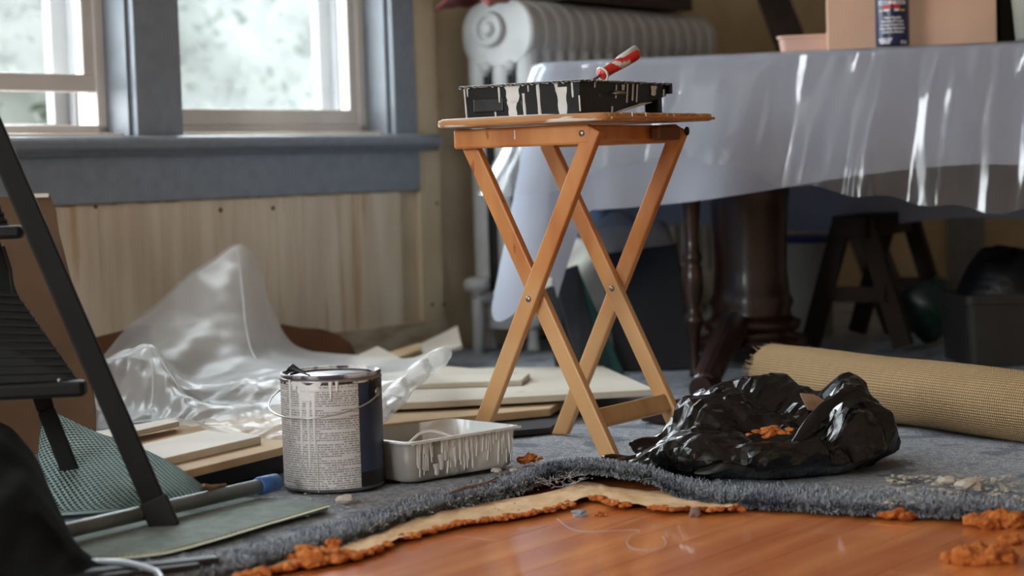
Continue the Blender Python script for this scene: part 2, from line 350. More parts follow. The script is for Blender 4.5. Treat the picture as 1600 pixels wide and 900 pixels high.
# garden hedge seen through the misty panes
M_leaf = mat('hedge_leaves', lin((52, 58, 50)), lin((80, 85, 78)), 0.95, scale=5, spec=.05)
M_core = mat('hedge_core', lin((48, 52, 48)), lin((84, 87, 84)), 0.95, scale=1.4, spec=.05)  # inner foliage colour, close to that of the leaves
def hedge(s0, s1, off, h, n=9000):
    e = thing('garden_hedge', 'pale misty garden hedge outside the two windows', 'hedge', WM @ Vector((s0, off, -0.6)), WA)
    L_ = s1 - s0; rnd = random.Random(4); mb = MB()
    def pt(u, v):
        a = PI * v; r = 1 + .18 * noise.noise(Vector((u * L_ * 1.3, v * 3, 0))); hh = h * (1 + .10 * noise.noise(Vector((u * L_ * .9, 8, 0))))
        return Vector((u * L_, -.55 * math.cos(a) * r, hh * math.sin(a) ** .5 * (.9 + .1 * r)))
    obj('foliage_mass', MB().grid(pt, 60, 24), M_core, e, smooth=True)
    for i in range(n):
        c = pt(rnd.random(), rnd.uniform(.05, .75)) + Vector((0, rnd.gauss(-.02, .06), rnd.gauss(0, .05))); q = Matrix.Rotation(rnd.uniform(0, 6), 3, Vector((rnd.random() - .5, rnd.random() - .5, rnd.random() - .5)).normalized()); a = rnd.uniform(0.025, 0.05)
        mb.add([c + q @ Vector(p) for p in ((-a, 0, 0), (0, -a * .5, a * .1), (a, 0, 0), (0, a * .5, a * .1))], [(0, 1, 2, 3)])
    obj('leaves', mb, M_leaf, e)['kind'] = 'stuff'
hedge(-1.5, 7.5, 3.6, 2.35)
tag(obj('ground', MB().span(-10, 12, 0.3, 25, -0.7, -0.6), mat('garden_grass', lin((70, 76, 62)), lin((88, 94, 80)), 0.95)), 'pale garden ground outside the windows', kind='structure').matrix_basis = WM

# ------------------------------------------------------------------ carpet, pad and torn edge
M_carpet = mat('blue_grey_carpet', lin((140, 146, 156)), lin((182, 186, 192)), 0.95, scale=110, bump=0.7, bscale=240, spec=0.1, c3=lin((128, 134, 146)), s3=9, t3=0.56)
M_jute = mat('jute_backing', lin((112, 80, 46)), lin((140, 104, 64)), 0.9, scale=80, bump=0.4, bscale=200)
M_pad = mat('aged_cream_pad', lin((206, 164, 118)), lin((224, 190, 148)), 0.85, scale=20, bump=0.3, bscale=90)
M_foam = mat('crumbled_orange_foam', lin((184, 98, 38)), lin((214, 132, 62)), 0.95, scale=40, bump=0.9, bscale=120, c3=lin((150, 70, 20)), s3=30, t3=0.58)
# torn edge, traced on the floor; third number = how far the edge lifts
EDGE = [(-250, 985, .012), (100, 925, .012), (330, 893, .012), (420, 872, .012), (500, 848, .012), (560, 832, .013), (640, 803, .014), (720, 783, .016), (790, 768, .018), (835, 756, .022), (870, 748, .030), (920, 748, .036), (970, 754, .036), (1020, 764, .030), (1060, 775, .020), (1110, 782, .015), (1200, 788, .015), (1300, 794, .015), (1400, 799, .016), (1500, 803, .017), (1620, 808, .016), (1900, 815, .014)]
EP = [G(x, y - (5 if x < 1000 else 11), 0) for x, y, l in EDGE]; EL = [l for x, y, l in EDGE]
def edge(t): return spline(EP, t), spline(EL, t)
NU = 420
def carpet_pt(u, v):
    e, l = edge(u); jag = 0.012 * noise.noise(Vector((u * 90, 0, 0))) + 0.006 * noise.noise(Vector((u * 260, 2, 0)))
    d = v ** 2.2 * 4.2
    p = Vector((e.x * (1 + 0.55 * v ** 2.0), e.y + jag * (1 - min(1, d * 20)) + d, 0))
    k = max(0.0, 1 - d / 0.16); k = k * k * (3 - 2 * k)
    z = max(l - 0.012, 0) * k + 0.004 * fbm(Vector((p.x * 5, p.y * 5, 0))) * min(1, d * 8)
    p.z = z - 0.006 * max(0, 1 - d / 0.012) - 0.004
    r_ = p - P0; nn = r_.dot(NA); ss = r_.dot(DA)
    if nn < .03: p += NA * (.03 - nn)
    if ss > ROOM_R - .05: p -= DA * (ss - ROOM_R + .05)
    return p
car = thing('carpet', 'worn blue grey carpet pulled back with a torn lifted edge', 'carpet', (0, 3.6, 0))
top = MB().grid(lambda u, v: (carpet_pt(u, v), (u, v)), NU, 70)
top.uv = [(0, 0)] * len(top.v)
obj('carpet_top', top, M_carpet, car, smooth=True, world=True)
def under(u, v):
    p = carpet_pt(u, v * 0.2); p.z -= 0.008 + 0.004 * (1 - v); p.y += 0.002 * (1 - v); return p
obj('backing', MB().grid(under, NU, 6), M_jute, car, smooth=True, world=True)
# fuzzy pile standing up from the carpet along the torn edge
rnd = random.Random(3); mb = MB()
for i in range(15000):
    u = rnd.uniform(0.06, 0.97); v = (rnd.random() ** 1.5) * 0.2
    p = carpet_pt(u, v); a = rnd.uniform(0, 2 * PI); h = rnd.uniform(0.004, 0.010); w_ = 0.0016
    out = -0.007 * max(0, 1 - v / 0.08)
    tip = p + Vector((rnd.gauss(0, 0.003), out + rnd.gauss(0, 0.003), h)); d = Vector((math.cos(a), math.sin(a), 0)) * w_
    base = p - Vector((0, 0, 0.003))
    mb.add([base - d, base + d, tip + d * .5, tip - d * .5], [(0, 1, 2, 3)])
for i in range(11000):
    u = rnd.uniform(0.06, 0.97); p = carpet_pt(u, 0); a = rnd.uniform(0, 2 * PI); cl = .5 + .5 * noise.noise(Vector((u * 150, 4, 4)))
    tip = p + Vector((rnd.gauss(0, .004), -rnd.uniform(.003, .010) * (1 + cl), rnd.uniform(-.012, .004))); d = Vector((math.cos(a), 0, math.sin(a))) * .0014
    tip.z = max(tip.z, -.0215); base = p + Vector((0, .003, rnd.uniform(-.006, .0)))
    mb.add([base - d, base + d, tip + d * .5, tip - d * .5], [(0, 1, 2, 3)])
obj('pile_fringe', mb, M_carpet, car, world=True)['kind'] = 'stuff'
# loose threads at the peak of the lifted edge
M_thread = mat('pale_thread', lin((196, 196, 204)), None, 0.8)
mb = MB()
for i in range(20):
    c = G(rnd.uniform(850, 905), rnd.uniform(748, 765), 0.012); pts = []
    q = Vector((rnd.gauss(0, .02), rnd.gauss(-.01, .02), rnd.uniform(0, .02)))
    for k in range(7):
        pts.append(c + q * (k / 6) * 1.2 + Vector((rnd.gauss(0, .002), rnd.gauss(0, .002), abs(rnd.gauss(0, .002)))))
    mb.tube(pts, 0.00028, 4)
obj('loose_threads', mb, M_thread, car, world=True)['kind'] = 'stuff'
# carpet pad: cream skin on the floor with a crumbled orange edge
PADE = [(380, 905), (440, 893), (500, 882), (560, 872), (610, 852), (660, 836), (720, 822), (790, 812), (860, 800), (920, 782), (960, 790), (1020, 797), (1090, 800), (1150, 799)]
PP = [G(x, y, -0.018) for x, y in PADE]
pad = thing('carpet_pad', 'torn cream carpet pad with crumbling orange foam edge', 'carpet pad', tuple(PP[6]))
def pad_pt(u, v):
    p = spline(PP, u).copy(); j = 0.010 * noise.noise(Vector((u * 40, 5, 0))) + .006 * noise.noise(Vector((u * 120, 7, 0)))
    p.y += j * (1 - v) + 0.16 * v; p.z = -0.014 + 0.003 * noise.noise(Vector((u * 30, v * 3, 0))) + 0.002 * (1 - v); return p
obj('pad_skin', MB().grid(pad_pt, 200, 6), M_pad, pad, smooth=True, world=True)
mb = MB()
for i in range(420):
    u = rnd.random(); p = pad_pt(u, 0); dens = noise.noise(Vector((u * 14, 9, 0)))
    if dens < -0.28: continue
    r = rnd.uniform(0.003, 0.0065) * (1.25 if u < 0.22 else 0.85)
    mb.blob((p.x + rnd.gauss(0, .004), p.y + rnd.gauss(-0.001, 0.004), -0.0165 + r * .4 + rnd.uniform(0, .002)), r, 0.6, 1, (1.5, 1.0, 0.8), rnd.random() * 50, 2.5)
obj('foam_edge', mb, M_foam, pad, world=True)['kind'] = 'stuff'
def foam_lump(px, py, z, r, n, lab, sq=(1.5, 1, .6), spread=1.0, m=None):
    c = G(px, py, z); mb = MB()
    for i in range(n * 3):
        g_ = max(-1.7, min(1.7, rnd.gauss(0, 1)))
        mb.blob((c.x + g_ * r * spread * .62, c.y + max(-1.5, min(1.5, rnd.gauss(0, 1))) * r * spread * .4, z + r * 0.2 + abs(rnd.gauss(0, r * .22)) * (1.3 - .6 * abs(g_))), r * rnd.uniform(.18, .36), 0.7, 1, (1 + (sq[0] - 1) * .5, 1, .9), rnd.random() * 40, 3)
    return single('foam_scrap', mb, m or M_foam, lab, 'foam scrap', (c.x, c.y, z))
foam_lump(500, 878, -0.02, 0.030, 16, 'large torn lump of orange foam under the carpet edge', (2.0, 1, .55), 1.2)
foam_lump(829, 722, 0.0, 0.018, 12, 'small crumb of brown orange foam beside the white paint tub', (1.4, 1, .5))
foam_lump(1405, 813, -0.022, 0.024, 9, 'short orange foam strip under the carpet edge below black bag', (2.4, 1, .5), 1.0)
foam_lump(1566, 822, -0.022, 0.030, 14, 'long orange foam strip under the carpet edge at picture right', (2.2, 1, .45), 1.3)
foam_lump(1585, 850, -0.022, 0.016, 6, 'little orange crumb between foam strip and foam heap')
foam_lump(1530, 878, -0.022, 0.030, 20, 'crumbled heap of orange foam on the bare wood floor', (1.4, 1, .5), 1.25)
foam_lump(938, 806, -0.022, 0.008, 4, 'tiny orange crumb on the bare wood in front of tray table')
single('lint_ball', MB().blob(G(905, 802, -0.018), 0.009, .6, 2, (1.3, 1, .7), 4), mat('grey_lint', lin((150, 158, 170)), None, 0.95), 'grey fluff of lint on bare wood near torn pad', 'lint', tuple(G(905, 802, -0.022)))
single('lint_ball', MB().blob(G(1086, 802, -0.017), 0.010, .6, 2, (1, 1, .8), 9), mat('brown_lint', lin((130, 100, 90)), None, 0.95), 'brownish fluff of lint at the end of the pad edge', 'lint', tuple(G(1086, 802, -0.022)))
# plaster chips and grit on the carpet
M_chip = mat('plaster_chips', lin((196, 190, 178)), lin((150, 140, 124)), 0.9, scale=120)
mb = MB()
def chips(n, x0, x1, y0, y1, r0, r1):
    for i in range(n):
        c = G(rnd.uniform(x0, x1), rnd.uniform(y0, y1), 0.001); r = rnd.uniform(r0, r1)
        mb.blob(c + Vector((0, 0, .002)), r, .8, 1, (rnd.uniform(.7, 1.8), 1, .45), rnd.random() * 90, 3)
chips(230, 1385, 1600, 745, 790, .0012, .0055); chips(90, 1400, 1600, 695, 760, .0008, .0022); chips(130, 830, 1040, 690, 750, .0008, .0022)
chips(60, 420, 860, 765, 800, .0008, .0026); chips(30, 480, 700, 780, 830, .001, .003)
tag(single('plaster_crumbs', mb, M_chip, 'pale plaster crumbs and grit scattered over the carpet', 'debris', (0.3, 3.2, 0)), kind='stuff')
for (px, py, r, lab) in ((776, 738, .007, 'small pale pebble of plaster at the corner of white tub'), (803, 737, .0065, 'rounder pale pebble of plaster further right beside white tub'), (540, 786, .012, 'pinkish flake of plaster in front of the paint can'), (1480, 757, .012, 'pale plaster lump between black bag and burlap roll'), (1512, 765, .016, 'biggest pale plaster lump in the grit heap')):
    c = G(px, py, 0.0); single('plaster_lump', MB().blob(c + Vector((0, 0, r * .5)), r, .5, 2, (1.3, 1, .6), r * 999, 2), mat('plaster_lump', lin((190, 176, 160)), lin((206, 196, 184)), .9), lab, 'plaster', tuple(c))
M_splint = mat('broken_splinter', lin((120, 84, 62)), lin((150, 112, 86)), .8, scale=30)
a = G(688, 776, .004); b = G(775, 752, .008)
single('wood_splinter', MB().tube([a, a.lerp(b, .4) + Vector((0, 0, .003)), a.lerp(b, .8), b], [.0012, .003, .0035, .0015], 5).tube([a.lerp(b, .7), b + Vector((.004, .03, .002))], [.002, .001], 5), M_splint, 'thin brown wood splinter on carpet before the white tub', 'splinter', tuple(a))
a = G(915, 733, .003); b = G(948, 731, .003)
single('wood_splinter', MB().tube([a, b], .001, 5), M_splint, 'fine dark sliver on carpet left of the tray table foot', 'splinter', tuple(a))
single('wood_splinter', MB().tube([G(318, 758, .05), G(330, 762, .04), G(353, 757, .04)], [.003, .005, .002], 6), M_splint, 'curled brown splinter behind the extension pole', 'splinter', tuple(G(330, 762, .03)))
pts = [G(1010 + 25 * math.cos(t) + 10 * math.sin(2 * t), 838 + 22 * math.sin(t), -0.020) for t in [x * .45 for x in range(9)]] + [G(905, 830, -.02), G(870, 810, -.015)]
single('loose_strand', MB().tube([spline(pts, k / 60) for k in range(61)], .0004, 5), M_thread, 'pale carpet strand curling across the bare wood', 'strand', tuple(pts[0]))

# ------------------------------------------------------------------ folding wooden tray table
M_tw = mat('orange_stained_beech', lin((186, 112, 54)), lin((214, 148, 84)), 0.42, scale=3, stretch=(5, 5, 1.2), bump=0.04, detail=6, c3=lin((150, 74, 32)), s3=7, t3=0.66)
M_tw2 = mat('worn_bare_beech', lin((196, 146, 92)), lin((220, 178, 126)), 0.55, scale=3, stretch=(6, 6, 1), bump=0.05, detail=6)
M_slat = mat('worn_table_edge', lin((176, 116, 66)), lin((206, 156, 104)), 0.5, scale=4, stretch=(1, 10, 10), bump=0.08, c3=lin((228, 220, 206)), s3=6, t3=0.58)
M_screw = mat('dull_steel', lin((150, 146, 140)), None, 0.35, metal=0.9)
M_wpaint = mat('dried_white_paint', lin((224, 222, 218)), lin((236, 235, 232)), 0.4, scale=14, bump=0.1)
def paler_low(name, src):  # blends the base colour paler towards the foot, broken up by noise
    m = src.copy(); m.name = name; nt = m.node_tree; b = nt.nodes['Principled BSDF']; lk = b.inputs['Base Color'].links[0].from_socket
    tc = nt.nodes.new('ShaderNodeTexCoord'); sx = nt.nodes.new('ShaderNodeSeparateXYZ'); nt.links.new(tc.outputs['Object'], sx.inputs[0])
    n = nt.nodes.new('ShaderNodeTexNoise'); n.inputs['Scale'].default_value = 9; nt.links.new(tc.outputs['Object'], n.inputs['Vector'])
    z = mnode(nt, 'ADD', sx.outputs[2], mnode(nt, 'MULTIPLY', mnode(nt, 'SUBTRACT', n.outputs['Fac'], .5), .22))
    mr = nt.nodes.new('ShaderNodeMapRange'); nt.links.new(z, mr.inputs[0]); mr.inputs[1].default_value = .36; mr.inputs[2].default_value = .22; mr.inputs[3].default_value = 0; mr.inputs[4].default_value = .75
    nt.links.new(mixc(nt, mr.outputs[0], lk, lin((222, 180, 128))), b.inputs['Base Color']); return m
M_tw_leg = paler_low('beech_leg_paler_low', M_tw)
TT = dict(cx=.119, cy=3.468, th=-.611, ht=.6016, Lu=.3524, Lv=.3928, wA=.1244, wB=.1456, sf=.1435, st=.131, hh=.5727, ou=.0086)
tt = thing('folding_tray_table', 'orange brown wooden folding tray table on crossed legs spattered with paint', 'table', (TT['cx'], TT['cy'], 0), TT['th'])
lw, lt = 0.031, 0.017
def leg_bar(x0, y, z0, x1, z1, up=0.0): # in the crossing plane (x,z); face is lw wide, lt thick along y
    a = Vector((x0, y, z0)); b = Vector((x1, y, z1)); d = (b - a).normalized(); b = b + d * up
    n = Vector((-d.z, 0, d.x)); mb = MB(); vs = []
    for (p, zc) in ((a, z0), (b, None)):
        for sx, sy in ((-1, -1), (1, -1), (1, 1), (-1, 1)):
            q = p + n * (sx * lw / 2) + Vector((0, sy * lt / 2, 0))
            if zc is not None: q = q + d * ((zc - q.z) / d.z)     # foot cut flat on the floor
            vs.append(q)
    return mb.add(vs, [(3, 2, 1, 0), (4, 5, 6, 7)] + [(i, (i + 1) % 4, 4 + (i + 1) % 4, 4 + i) for i in range(4)])
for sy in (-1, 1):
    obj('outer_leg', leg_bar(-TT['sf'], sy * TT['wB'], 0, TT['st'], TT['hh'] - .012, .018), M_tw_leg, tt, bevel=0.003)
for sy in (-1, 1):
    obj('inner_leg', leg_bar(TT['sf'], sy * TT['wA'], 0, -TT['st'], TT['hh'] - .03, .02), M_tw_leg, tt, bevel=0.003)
# stretcher between the inner legs near the floor
k = 0.13; xs_ = TT['sf'] - k * (TT['sf'] + TT['st'])
obj('stretcher', MB().box((xs_, 0, k * TT['hh']), (0.016, TT['wA'] * 2 - lt, 0.034), Matrix.Rotation(-0.45, 3, 'Y')), M_tw2, tt, bevel=0.003)
#obj('stretcher', MB().box((-TT['sf'] + .16 * .27, 0, .16 * TT['hh'] * 4.6), (0.012, TT['wB'] * 2 - lt, 0.012)), M_tw2, tt, bevel=0.003).location = (TT['st'] * 1.35, 0, 0.03)
# side rails under the top
zt = TT['ht']
for sy in (-1, 1):
    y = sy * (TT['wB'] - (0.019 if sy > 0 else 0.0)); 
    r = obj('side_rail', MB().box((-.012, sy * TT['wB'] + (-.001 if sy < 0 else 0.0), zt - 0.0345), (0.285, 0.016, 0.034)), M_tw, tt, bevel=0.004)
obj('end_rail', MB().box((TT['st'] - 0.018, 0, zt - 0.032), (0.016, TT['wA'] * 2 - lt - 0.004, 0.026)), M_tw, tt, bevel=0.003)
obj('catch_block', MB().box((TT['st'] + 0.012, 0.085, zt - 0.034), (0.02, 0.075, 0.026)), mat('dark_worn_block', lin((96, 58, 30)), lin((120, 76, 42)), .6), tt, bevel=0.005)
def screw(x, y, z, r=0.0055):
    o = obj('screw', MB().lathe([(r, 0), (r, .001), (r * .7, .0022), (0, .0026)], 14), M_screw, tt, smooth=True); o.matrix_basis = Matrix.Translation((x, y, z)) @ Matrix.Rotation(PI / 2, 4, 'X')
screw(TT['st'] - 0.013, -TT['wB'] - 0.0095, TT['hh'] - 0.004); screw(-0.003, -TT['wB'] - 0.0088, TT['hh'] * .497); screw(.0, TT['wA'] - .0088, TT['hh'] * .497)
o = obj('bolt_head', MB().lathe([(.008, 0), (.008, .002), (.004, .003), (0, .001)], 14), mat('dark_iron', lin((40, 34, 30)), None, .5, metal=.6), tt); o.matrix_basis = Matrix.Translation((TT['st'] + .0205, TT['wB'] - .001, TT['hh'] - .002)) @ Matrix.Rotation(PI / 2, 4, 'Y')
# top: slats side by side, rounded corners on the outer ones
mb = MB(); Lu, Lv = TT['Lu'], TT['Lv']; ns = 6; sw = Lv / ns; th = 0.0135
def slat_outline(i):
    y0 = -Lv / 2 + i * sw + 0.0007; y1 = y0 + sw - 0.0014; x = Lu / 2; r = .022; pts = []
    def arc(cx, cy, a0): return [(cx + r * math.cos(a0 + k * PI / 12), cy + r * math.sin(a0 + k * PI / 12)) for k in range(7)]
    pts += arc(-x + r, y0 + r, PI) if i == 0 else [(-x, y0)]
    pts += arc(x - r, y0 + r, 1.5 * PI) if i == 0 else [(x, y0)]
    pts += arc(x - r, y1 - r, 0) if i == ns - 1 else [(x, y1)]
    pts += arc(-x + r, y1 - r, .5 * PI) if i == ns - 1 else [(-x, y1)]
    return pts
for i in range(ns):
    obj('top_slat', MB().prism([(x + TT['ou'], y, zt) for x, y in slat_outline(i)], th), M_slat, tt, bevel=0.004)
obj('tray_bead', MB().tube([(Lu / 2 + TT['ou'] + .001, -Lv / 2 + .03, zt - .009), (Lu / 2 + TT['ou'] + .001, Lv / 2 - .01, zt - .009)], .0025, 8), M_tw, tt)
# paint spilled over the slats and drips on the rail
def puddle(c, rx, ry, z, seed, n=40, h=.002):
    pts = []
    for k in range(n):
        t = 2 * PI * k / n; q = 1 + .28 * noise.noise(Vector((math.cos(t) * 1.5 + seed, math.sin(t) * 1.5, seed))); pts.append((c[0] + rx * q * math.cos(t), c[1] + ry * q * math.sin(t), z + h))
    return MB().prism(pts, h)
for (x, y, rx, ry, s) in ((-.06, -.165, .10, .022, 1.0), (.03, -.168, .05, .02, 4.0), (-.12, -.17, .04, .014, 8.0)):
    obj('paint_spill', puddle((x, y), rx, ry, zt, s), M_wpaint, tt, bevel=.001)
for (x, z0, z1) in ((-.02, zt - .022, zt - .038),):
    obj('paint_drip', MB().tube([(x, -TT['wB'] - .0095, z0), (x, -TT['wB'] - .0095, z1)], [.0012, .0016], 6), M_wpaint, tt)
for (y, l) in ((-.10, .012), (-.055, .012)):
    obj('paint_drip', MB().tube([(Lu / 2 + TT['ou'] + .001, y, zt), (Lu / 2 + TT['ou'] + .0015, y + .001, zt - l)], [.0012, .0014], 6), M_wpaint, tt)

# ------------------------------------------------------------------ black roller tray on the tray table
M_bp = mat('black_plastic', lin((18, 18, 19)), lin((28, 28, 30)), 0.35, scale=20, bump=.05, c3=lin((120, 118, 115)), s3=22, t3=0.70)
TRZ = zt + .002
u_ = Vector((math.cos(TT['th']), math.sin(TT['th']), 0)); v_ = Vector((-math.sin(TT['th']), math.cos(TT['th']), 0))
nc = AT(906, 152, 3.365)       # near corner of the tray
ang = TT['th'] + .02
ux = Vector((math.cos(ang), math.sin(ang), 0)); vx = Vector((-math.sin(ang), math.cos(ang), 0))
TW, TLn, TH_ = 0.248, 0.318, 0.060
rt = thing('roller_tray', 'black plastic paint roller tray streaked with white paint on tray table', 'paint tray', (nc.x, nc.y, TRZ), ang)
# local: x from -TW (left) to 0 (near corner); y from 0 (deep end) to TLn (shallow end); bottom rises towards the shallow end
def tray_bottom(y): return 0.0 if y < .11 else min(.04, (y - .11) / (TLn - .11) * .036)
ysec = [0, .03, .11, .2, TLn]; wl = 0.0025; dr = .006
outer = []; 
mb = MB()
n = len(ysec)
for (side, inset) in ((0, 0), (1, wl)):
    vs = []
    for y in ysec:
        yy = min(max(y, inset), TLn - inset); b = tray_bottom(y) + (0 if side == 0 else wl); 
        tp = dr if y in (0,) else 0
        vs += [(-TW + inset, yy, TH_), (-TW + dr + inset, yy + (dr if y == 0 else 0), b), (-dr - inset, yy + (dr if y == 0 else 0), b), (-inset, yy, TH_)]
    fs = []
    for i in range(n - 1):
        for k in range(3): fs.append((i * 4 + k, i * 4 + k + 1, i * 4 + 5 + k, i * 4 + 4 + k))
    fs += [(3, 2, 1, 0), ((n - 1) * 4, (n - 1) * 4 + 1, (n - 1) * 4 + 2, (n - 1) * 4 + 3)]
    mb.add(vs, fs)
obj('tray_shell', mb, M_bp, rt)
rw = .006
obj('rim', MB().span(-TW - rw, rw, -rw, 0.001, TH_ - .004, TH_).span(-TW - rw, rw, TLn - .001, TLn + rw, TH_ - .02, TH_).span(-TW - rw, -TW + .001, 0, TLn, TH_ - .004, TH_).span(-.001, rw, 0, TLn, TH_ - .004, TH_), M_bp, rt, bevel=.0015)
obj('wet_paint', MB().span(-TW + .01, -.01, .01, .17, .008, .02), M_wpaint, rt, bevel=.004)
for x in (-TW + .02, -.022):
    obj('tray_leg', MB().bar((x, TLn - .02, TH_ - .004), (x, TLn - .02, 0.0), .03, .016, (0, 1, 0)), M_bp, rt, bevel=.002)
obj('relief_panel', MB().span(-TW + .02, -TW + .085, .0012, .006, .012, .037), M_bp, rt, bevel=.002)
def drip(mb, x, w0, z0, z1, y, lean=0.0, flip=False, w1=None):
    """flat run of paint hanging from z0 to z1 on the plane y (local)"""
    w1 = w1 or w0 * .6; N = 6; vs = []; pts = []
    for i in range(N + 1):
        t = i / N; z = z0 + (z1 - z0) * t; ww = (w0 * (1 - t) + w1 * t) * (1 + .12 * math.sin(9 * t + x * 300)); yy = y(z) if callable(y) else y
        th_ = .0011 + .0006 * t
        for (dx, dy) in ((-1, 0), (-.6, -1), (.6, -1), (1, 0)): vs.append((x + dx * ww / 2, yy + dy * th_, z))
    z = z1 - min(w1 * .5, .002); yy = y(z) if callable(y) else y
    fs = [(i * 4 + k, i * 4 + k + 1, i * 4 + 5 + k, i * 4 + 4 + k) for i in range(N) for k in range(3)]
    vs.append((x, yy - .0012, z)); e = len(vs) - 1; fs += [(N * 4 + k, N * 4 + k + 1, e) for k in range(3)]
    if flip: vs = [(-yv, xv, zv) if False else (xv, yv, zv) for xv, yv, zv in vs]
    mb.add(vs, fs); return mb
yend = lambda z: dr * (1 - z / TH_) - .0003
def px2x(px): return -TW * (906 - px) / (906 - 733)
for (px, w0, a, b, w1) in ((739, .003, 0, .3, .002), (734.5, .003, 0, .95, .003), (787, .004, 0, .55, .0035), (807, .034, 0, .55, .022), (805, .020, .5, 1, .016), (823, .005, .3, .95, .006), (845, .0065, 0, .95, .0065), (879, .022, .18, .97, .016), (872, .008, 0, .3, .004), (895, .004, 0, .48, .004), (904, .003, .45, .9, .003), (779, .003, .6, .97, .003), (831, .003, .05, .25, .002)):
    obj('paint_drip', drip(MB(), px2x(px), w0, TH_ * (1 - a), max(TH_ * (1 - b), .002), yend, w1=w1), M_wpaint, rt, smooth=True)
for (x, y) in ((px2x(808), -.012), (px2x(880), -.01)):
    obj('paint_pool', puddle((x, y), .04, .018, -.0018, x * 40, h=.003), M_wpaint, rt, bevel=.001)
obj('rim_paint', MB().grid(lambda u, v: Vector((-TW - rw + (TW + 2 * rw) * u, -rw - .0006 + .004 * v, TH_ - .0045 * (1 - v) * (.8 + 1.2 * noise.noise(Vector((u * 40, 0, 0)))) + .0008)), 90, 2), M_wpaint, rt)
obj('rim_paint', MB().grid(lambda u, v: Vector((rw + .0006 - .004 * v, TLn * u, TH_ - .0045 * (1 - v) * (.6 + 1.5 * noise.noise(Vector((u * 40, 4, 0)))) + .0008)), 90, 2), M_wpaint, rt)
side = lambda y, z: -dr * max(0, 1 - (z) / TH_) + .0012
for (y, w0, a, b) in ((.05, .004, 0, .2), (.125, .003, .1, .5), (.165, .004, .05, .62), (.185, .006, .0, .55), (.2, .004, .02, .6), (.262, .022, .1, .38), (.30, .005, .2, .4), (.15, .012, .1, .25), (.115, .006, .75, .95)):
    mb = MB(); drip(mb, 0, w0, TH_ * (1 - a), TH_ * (1 - b), 0.0, w1=w0 * .7)
    mb.v = [Vector((side(y, p.z) - p.y, y + p.x, p.z)) for p in mb.v]
    obj('paint_drip', mb, M_wpaint, rt, smooth=True)
# white paper scrap under the raised end
a = Vector((nc.x, nc.y, zt + .004)); 
mb = MB().prism([a + ux * x + vx * y + Vector((0, 0, z)) for x, y, z in ((-.012, .11, 0), (.004, .12, .0), (.006, .20, .019), (.003, .25, .022), (-.05, .26, .012), (-.06, .14, .002))], .0008)
single('paper_scrap', mb, mat('white_paper', lin((226, 226, 230)), None, .8), 'white paper scrap tucked under the raised end of black tray', 'paper', tuple(a + vx * .15))
# roller with red handle resting in the tray
M_red = mat('red_plastic_handle', lin((196, 34, 26)), lin((214, 50, 40)), .35, scale=30, c3=lin((232, 226, 222)), s3=26, t3=.56)
h0 = AT(938, 118, 3.50); h1 = AT(996, 82, 3.56); dirh = (h1 - h0).normalized()
base = Vector((nc.x, nc.y, TRZ)) + ux * -.07 + vx * .12
ro = thing('paint_roller', 'paint roller with red handle and white paint resting in black tray', 'paint roller', tuple(base))
L_ = (h1 - h0).length
up = Vector((0, 0, 1)); prof = [(0, .0035), (.004, .011), (.010, .0125), (.016, .0095), (.03, .0098), (.05, .0115), (L_ - .012, .0125), (L_ - .004, .0115), (L_, .006)]
obj('handle', MB().tube([h0 + dirh * a for a, r in prof], [r for a, r in prof], 16), M_red, ro, smooth=True, world=True)
obj('paint_smear', MB().tube([h0 + dirh * a + Vector((-.002, -.001, .0035)) for a in (.03, L_ * .6, L_ - .001)], [.004, .0096, .0108], 12), M_wpaint, ro, smooth=True, world=True)
ring = MB(); q = h0 + dirh * .006; x_ = dirh.cross(up).normalized(); y_ = x_.cross(dirh)
ring.tube([q + (x_ * math.cos(t) + y_ * math.sin(t)) * .0125 for t in [k * 2 * PI / 20 for k in range(21)]], .0022, 6, caps=False)
obj('collar_paint', ring, M_wpaint, ro, smooth=True, world=True)
e = h0 - dirh * .05; rc = Vector((nc.x, nc.y, TRZ + .038)) + ux * -.10 + vx * .13
obj('wire_shaft', MB().tube([h0, e, e.lerp(rc + ux * .11, .6), rc + ux * .115, rc + ux * .115 - vx * .02, rc + ux * .09 - vx * .02], .0028, 8), M_screw, ro, smooth=True, world=True)
mb = MB().tube([rc - ux * .07 - vx * .03, rc + ux * .08 - vx * .03], .016, 18)
obj('roller_sleeve', mb, M_wpaint, ro, smooth=True, world=True)

# ------------------------------------------------------------------ paint can
CR_ = 0.0825; CH = 0.188
cf = G(516, 771); cc = Vector((cf.x, cf.y + CR_, 0)); cdir = math.atan2(-cc.y, -cc.x)     # angle facing the camera
can = thing('paint_can', 'opened gallon paint can with printed white label and white drips', 'paint can', tuple(cc), 0)
M_tin = mat('tin', lin((150, 148, 150)), lin((120, 118, 122)), .35, metal=.7, scale=20)
def label_fn(nt, u, v):
    pitch = .0037
    row = mnode(nt, 'DIVIDE', v, pitch); fl = mnode(nt, 'FLOOR', row); fr = mnode(nt, 'FRACT', row)
    ln_ = mnode(nt, 'LESS_THAN', fr, .52)
    word = mnode(nt, 'GREATER_THAN', noise_uv(nt, u, fl, 420, 7.31, 1, 1), .44)
    para = mnode(nt, 'GREATER_THAN', noise_uv(nt, u, fl, 5.0, .53, 1, 1), .36)
    ink = mnode(nt, 'MULTIPLY', mnode(nt, 'MULTIPLY', ln_, word), para)
    ink = mnode(nt, 'MULTIPLY', ink, .66)
    wear = noise_uv(nt, u, v, 18, 18, 1, 4)
    paper = mixc(nt, wear, lin((196, 192, 190)), lin((226, 223, 220)))
    return mixc(nt, ink, paper, lin((62, 60, 62))), None
M_label = uvmat('printed_paint_label', label_fn, .5)
M_labelblue = mat('blue_label', lin((36, 48, 74)), lin((46, 60, 88)), .4, scale=20)
